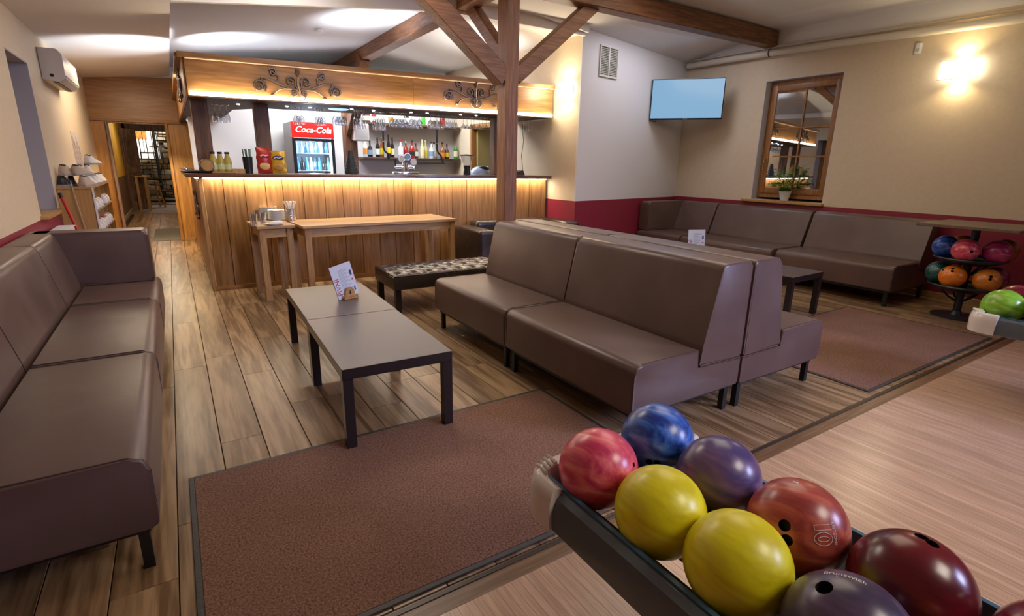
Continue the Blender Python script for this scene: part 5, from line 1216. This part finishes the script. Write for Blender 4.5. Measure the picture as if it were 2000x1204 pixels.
PILE = [
 ('black shoe at the wall end of the pile on the shoe shelf', .03, 6.71, 0, 1.35, SHK, None),
 ('beige shoe on top of the black one near the wall', .05, 6.73, 1, 1.2, SHB, SHK),
 ('pinkish beige shoe lying at the front edge of the shelf top', .19, 6.74, 0, 1.3, SHB, None),
 ('dark shoe lying under the pile beside the wall', .10, 6.86, 0, 1.7, SHK, None),
 ('beige shoe with black collar resting across the pile', .13, 6.80, 1, 1.0, SHB, SHK),
 ('grey-white shoe with black collar on top of the pile', .17, 6.98, 1, 1.75, SHW_, SHK),
 ('white shoe with navy collar at the front of the shelf top', .21, 7.06, 0, 1.5, SHW_, SHN),
 ('white shoe behind the navy-collared one on the shelf top', .22, 7.36, 0, 1.45, SHW_, None),
 ('white shoe stacked second in the tall white pile', .20, 7.26, 1, 1.6, SHW_, None),
 ('white shoe standing topmost on the tall white pile', .19, 7.42, 2, 1.2, SHW_, None),
 ('white shoe near the far end of the shelf top, nearer one', .21, 7.80, 0, 1.4, SHW_, None),
 ('white shoe near the far end of the shelf top, farther one', .21, 8.10, 0, 1.5, SHW_, None)]
for lb, dx, y, lv_, rz_, um_, cm_ in PILE: shoe(lb, (XS0+dx, y, ZR+.102*lv_), rz_, um_, cm_, grp=G1)
WORD = ('white shoe', 'white shoe with navy heel', 'white and red shoe', 'salmon red shoe')
for z, ys, nm in ((.8405, ((6.76, 1), (7.00, 0), (7.20, 0), (7.66, 0), (7.92, 0)), 'upper'), (.6205, ((6.78, 0), (7.02, 0), (7.22, 0), (7.44, 2), (7.68, 0), (7.90, 0)), 'middle'), (.4005, ((6.80, 0), (7.04, 0), (7.28, 3), (7.50, 0), (7.80, 0)), 'lower')):
    for k, (y, c_) in enumerate(ys):
        shoe(WORD[c_]+' on the %s board of the shoe shelf, %s along' % (nm, ('first', 'second', 'third', 'fourth', 'fifth', 'sixth')[k]), (XS0+.29, y, z), PI+.05, (None, None, None, SHR)[c_], (SHW_, SHN, SHR, SHR)[c_])
# laces hanging
tag(M().tube([(XS0+.12, 6.638, ZR+.06), (XS0+.13, 6.632, 1.0), (XS0+.15, 6.634, .8), (XS0+.165, 6.638, .62)], .004, 6).out('shoelace', plain('lace_beige', (.5, .42, .36), .7)), 'long pale shoelace hanging down the end of the shoe shelf', 'shoelace')
# broom, radiator, poster
t = thing('broom', 'broom with red handle and dark grip leaning on the end of the shoe shelf', 'broom', (0, 0, 0))
M().tube([(-.895, 6.47, .99), (-.62, 6.02, .05)], .013, 10).out('handle', plain('red_plastic', (.50, .02, .015), .35), t); M().tube([(-.905, 6.485, 1.03), (-.895, 6.47, .985)], .016, 10).out('grip', BLK, t); M().box(-.72, 5.9, .0, -.55, 6.12, .055, .01, 2).out('head', BLK, t)
t = thing('radiator', 'white panel radiator below the left window behind the sofa', 'radiator', (XL+.004, 5.35, 0))
M().box(.03, 0, .12, .05, 0.9, .745, .006, 1).out('panel', WPLAST, t); M().box(.11, 0, .12, .13, 0.9, .745, .006, 1).out('panel', WPLAST, t)
gr = M().box(.02, .001, .748, .14, .899, .754).out('top_grille', WPLAST, t)
rm_ = M().box(.025, 0, .7545, .135, .01, .760).mesh('grille_bar', WPLAST)
for k in range(21): link('grille_bar', rm_, t, (0, .03+k*.04, 0))
M().box(.052, .05, .2, .108, .85, .7).out('fin_block', GREYW, t)
t = thing('wall_poster', 'pale poster with dark and red marks on the left wall above the shoe shelf', 'poster', (XL+.001, 8.33, 0))
M().box(0, 0, 1.15, .006, .62, 1.66).out('sheet', plain('poster_paper', (.62, .56, .52), .5), t)
b = M()
for k in range(6): b.box(.0062, .04+.09*k, 1.22+.03*(k % 2), .0072, .06+.09*k, 1.6-.05*(k % 3))
b.out('dark_print', plain('poster_dark', (.15, .10, .10), .6), t); M().box(.0062, .10, 1.50, .0072, .15, 1.56).out('red_print', PRED, t)
# door mat in doorway
tag(M().box(-.40, 10.75, .0005, .0, 12.6, .012, .004, 1).out('doormat', plain('grey_mat', (.22, .21, .20), .9, bump=.6, bscale=120)), 'grey doormat on the floor just inside the corridor doorway', 'mat')
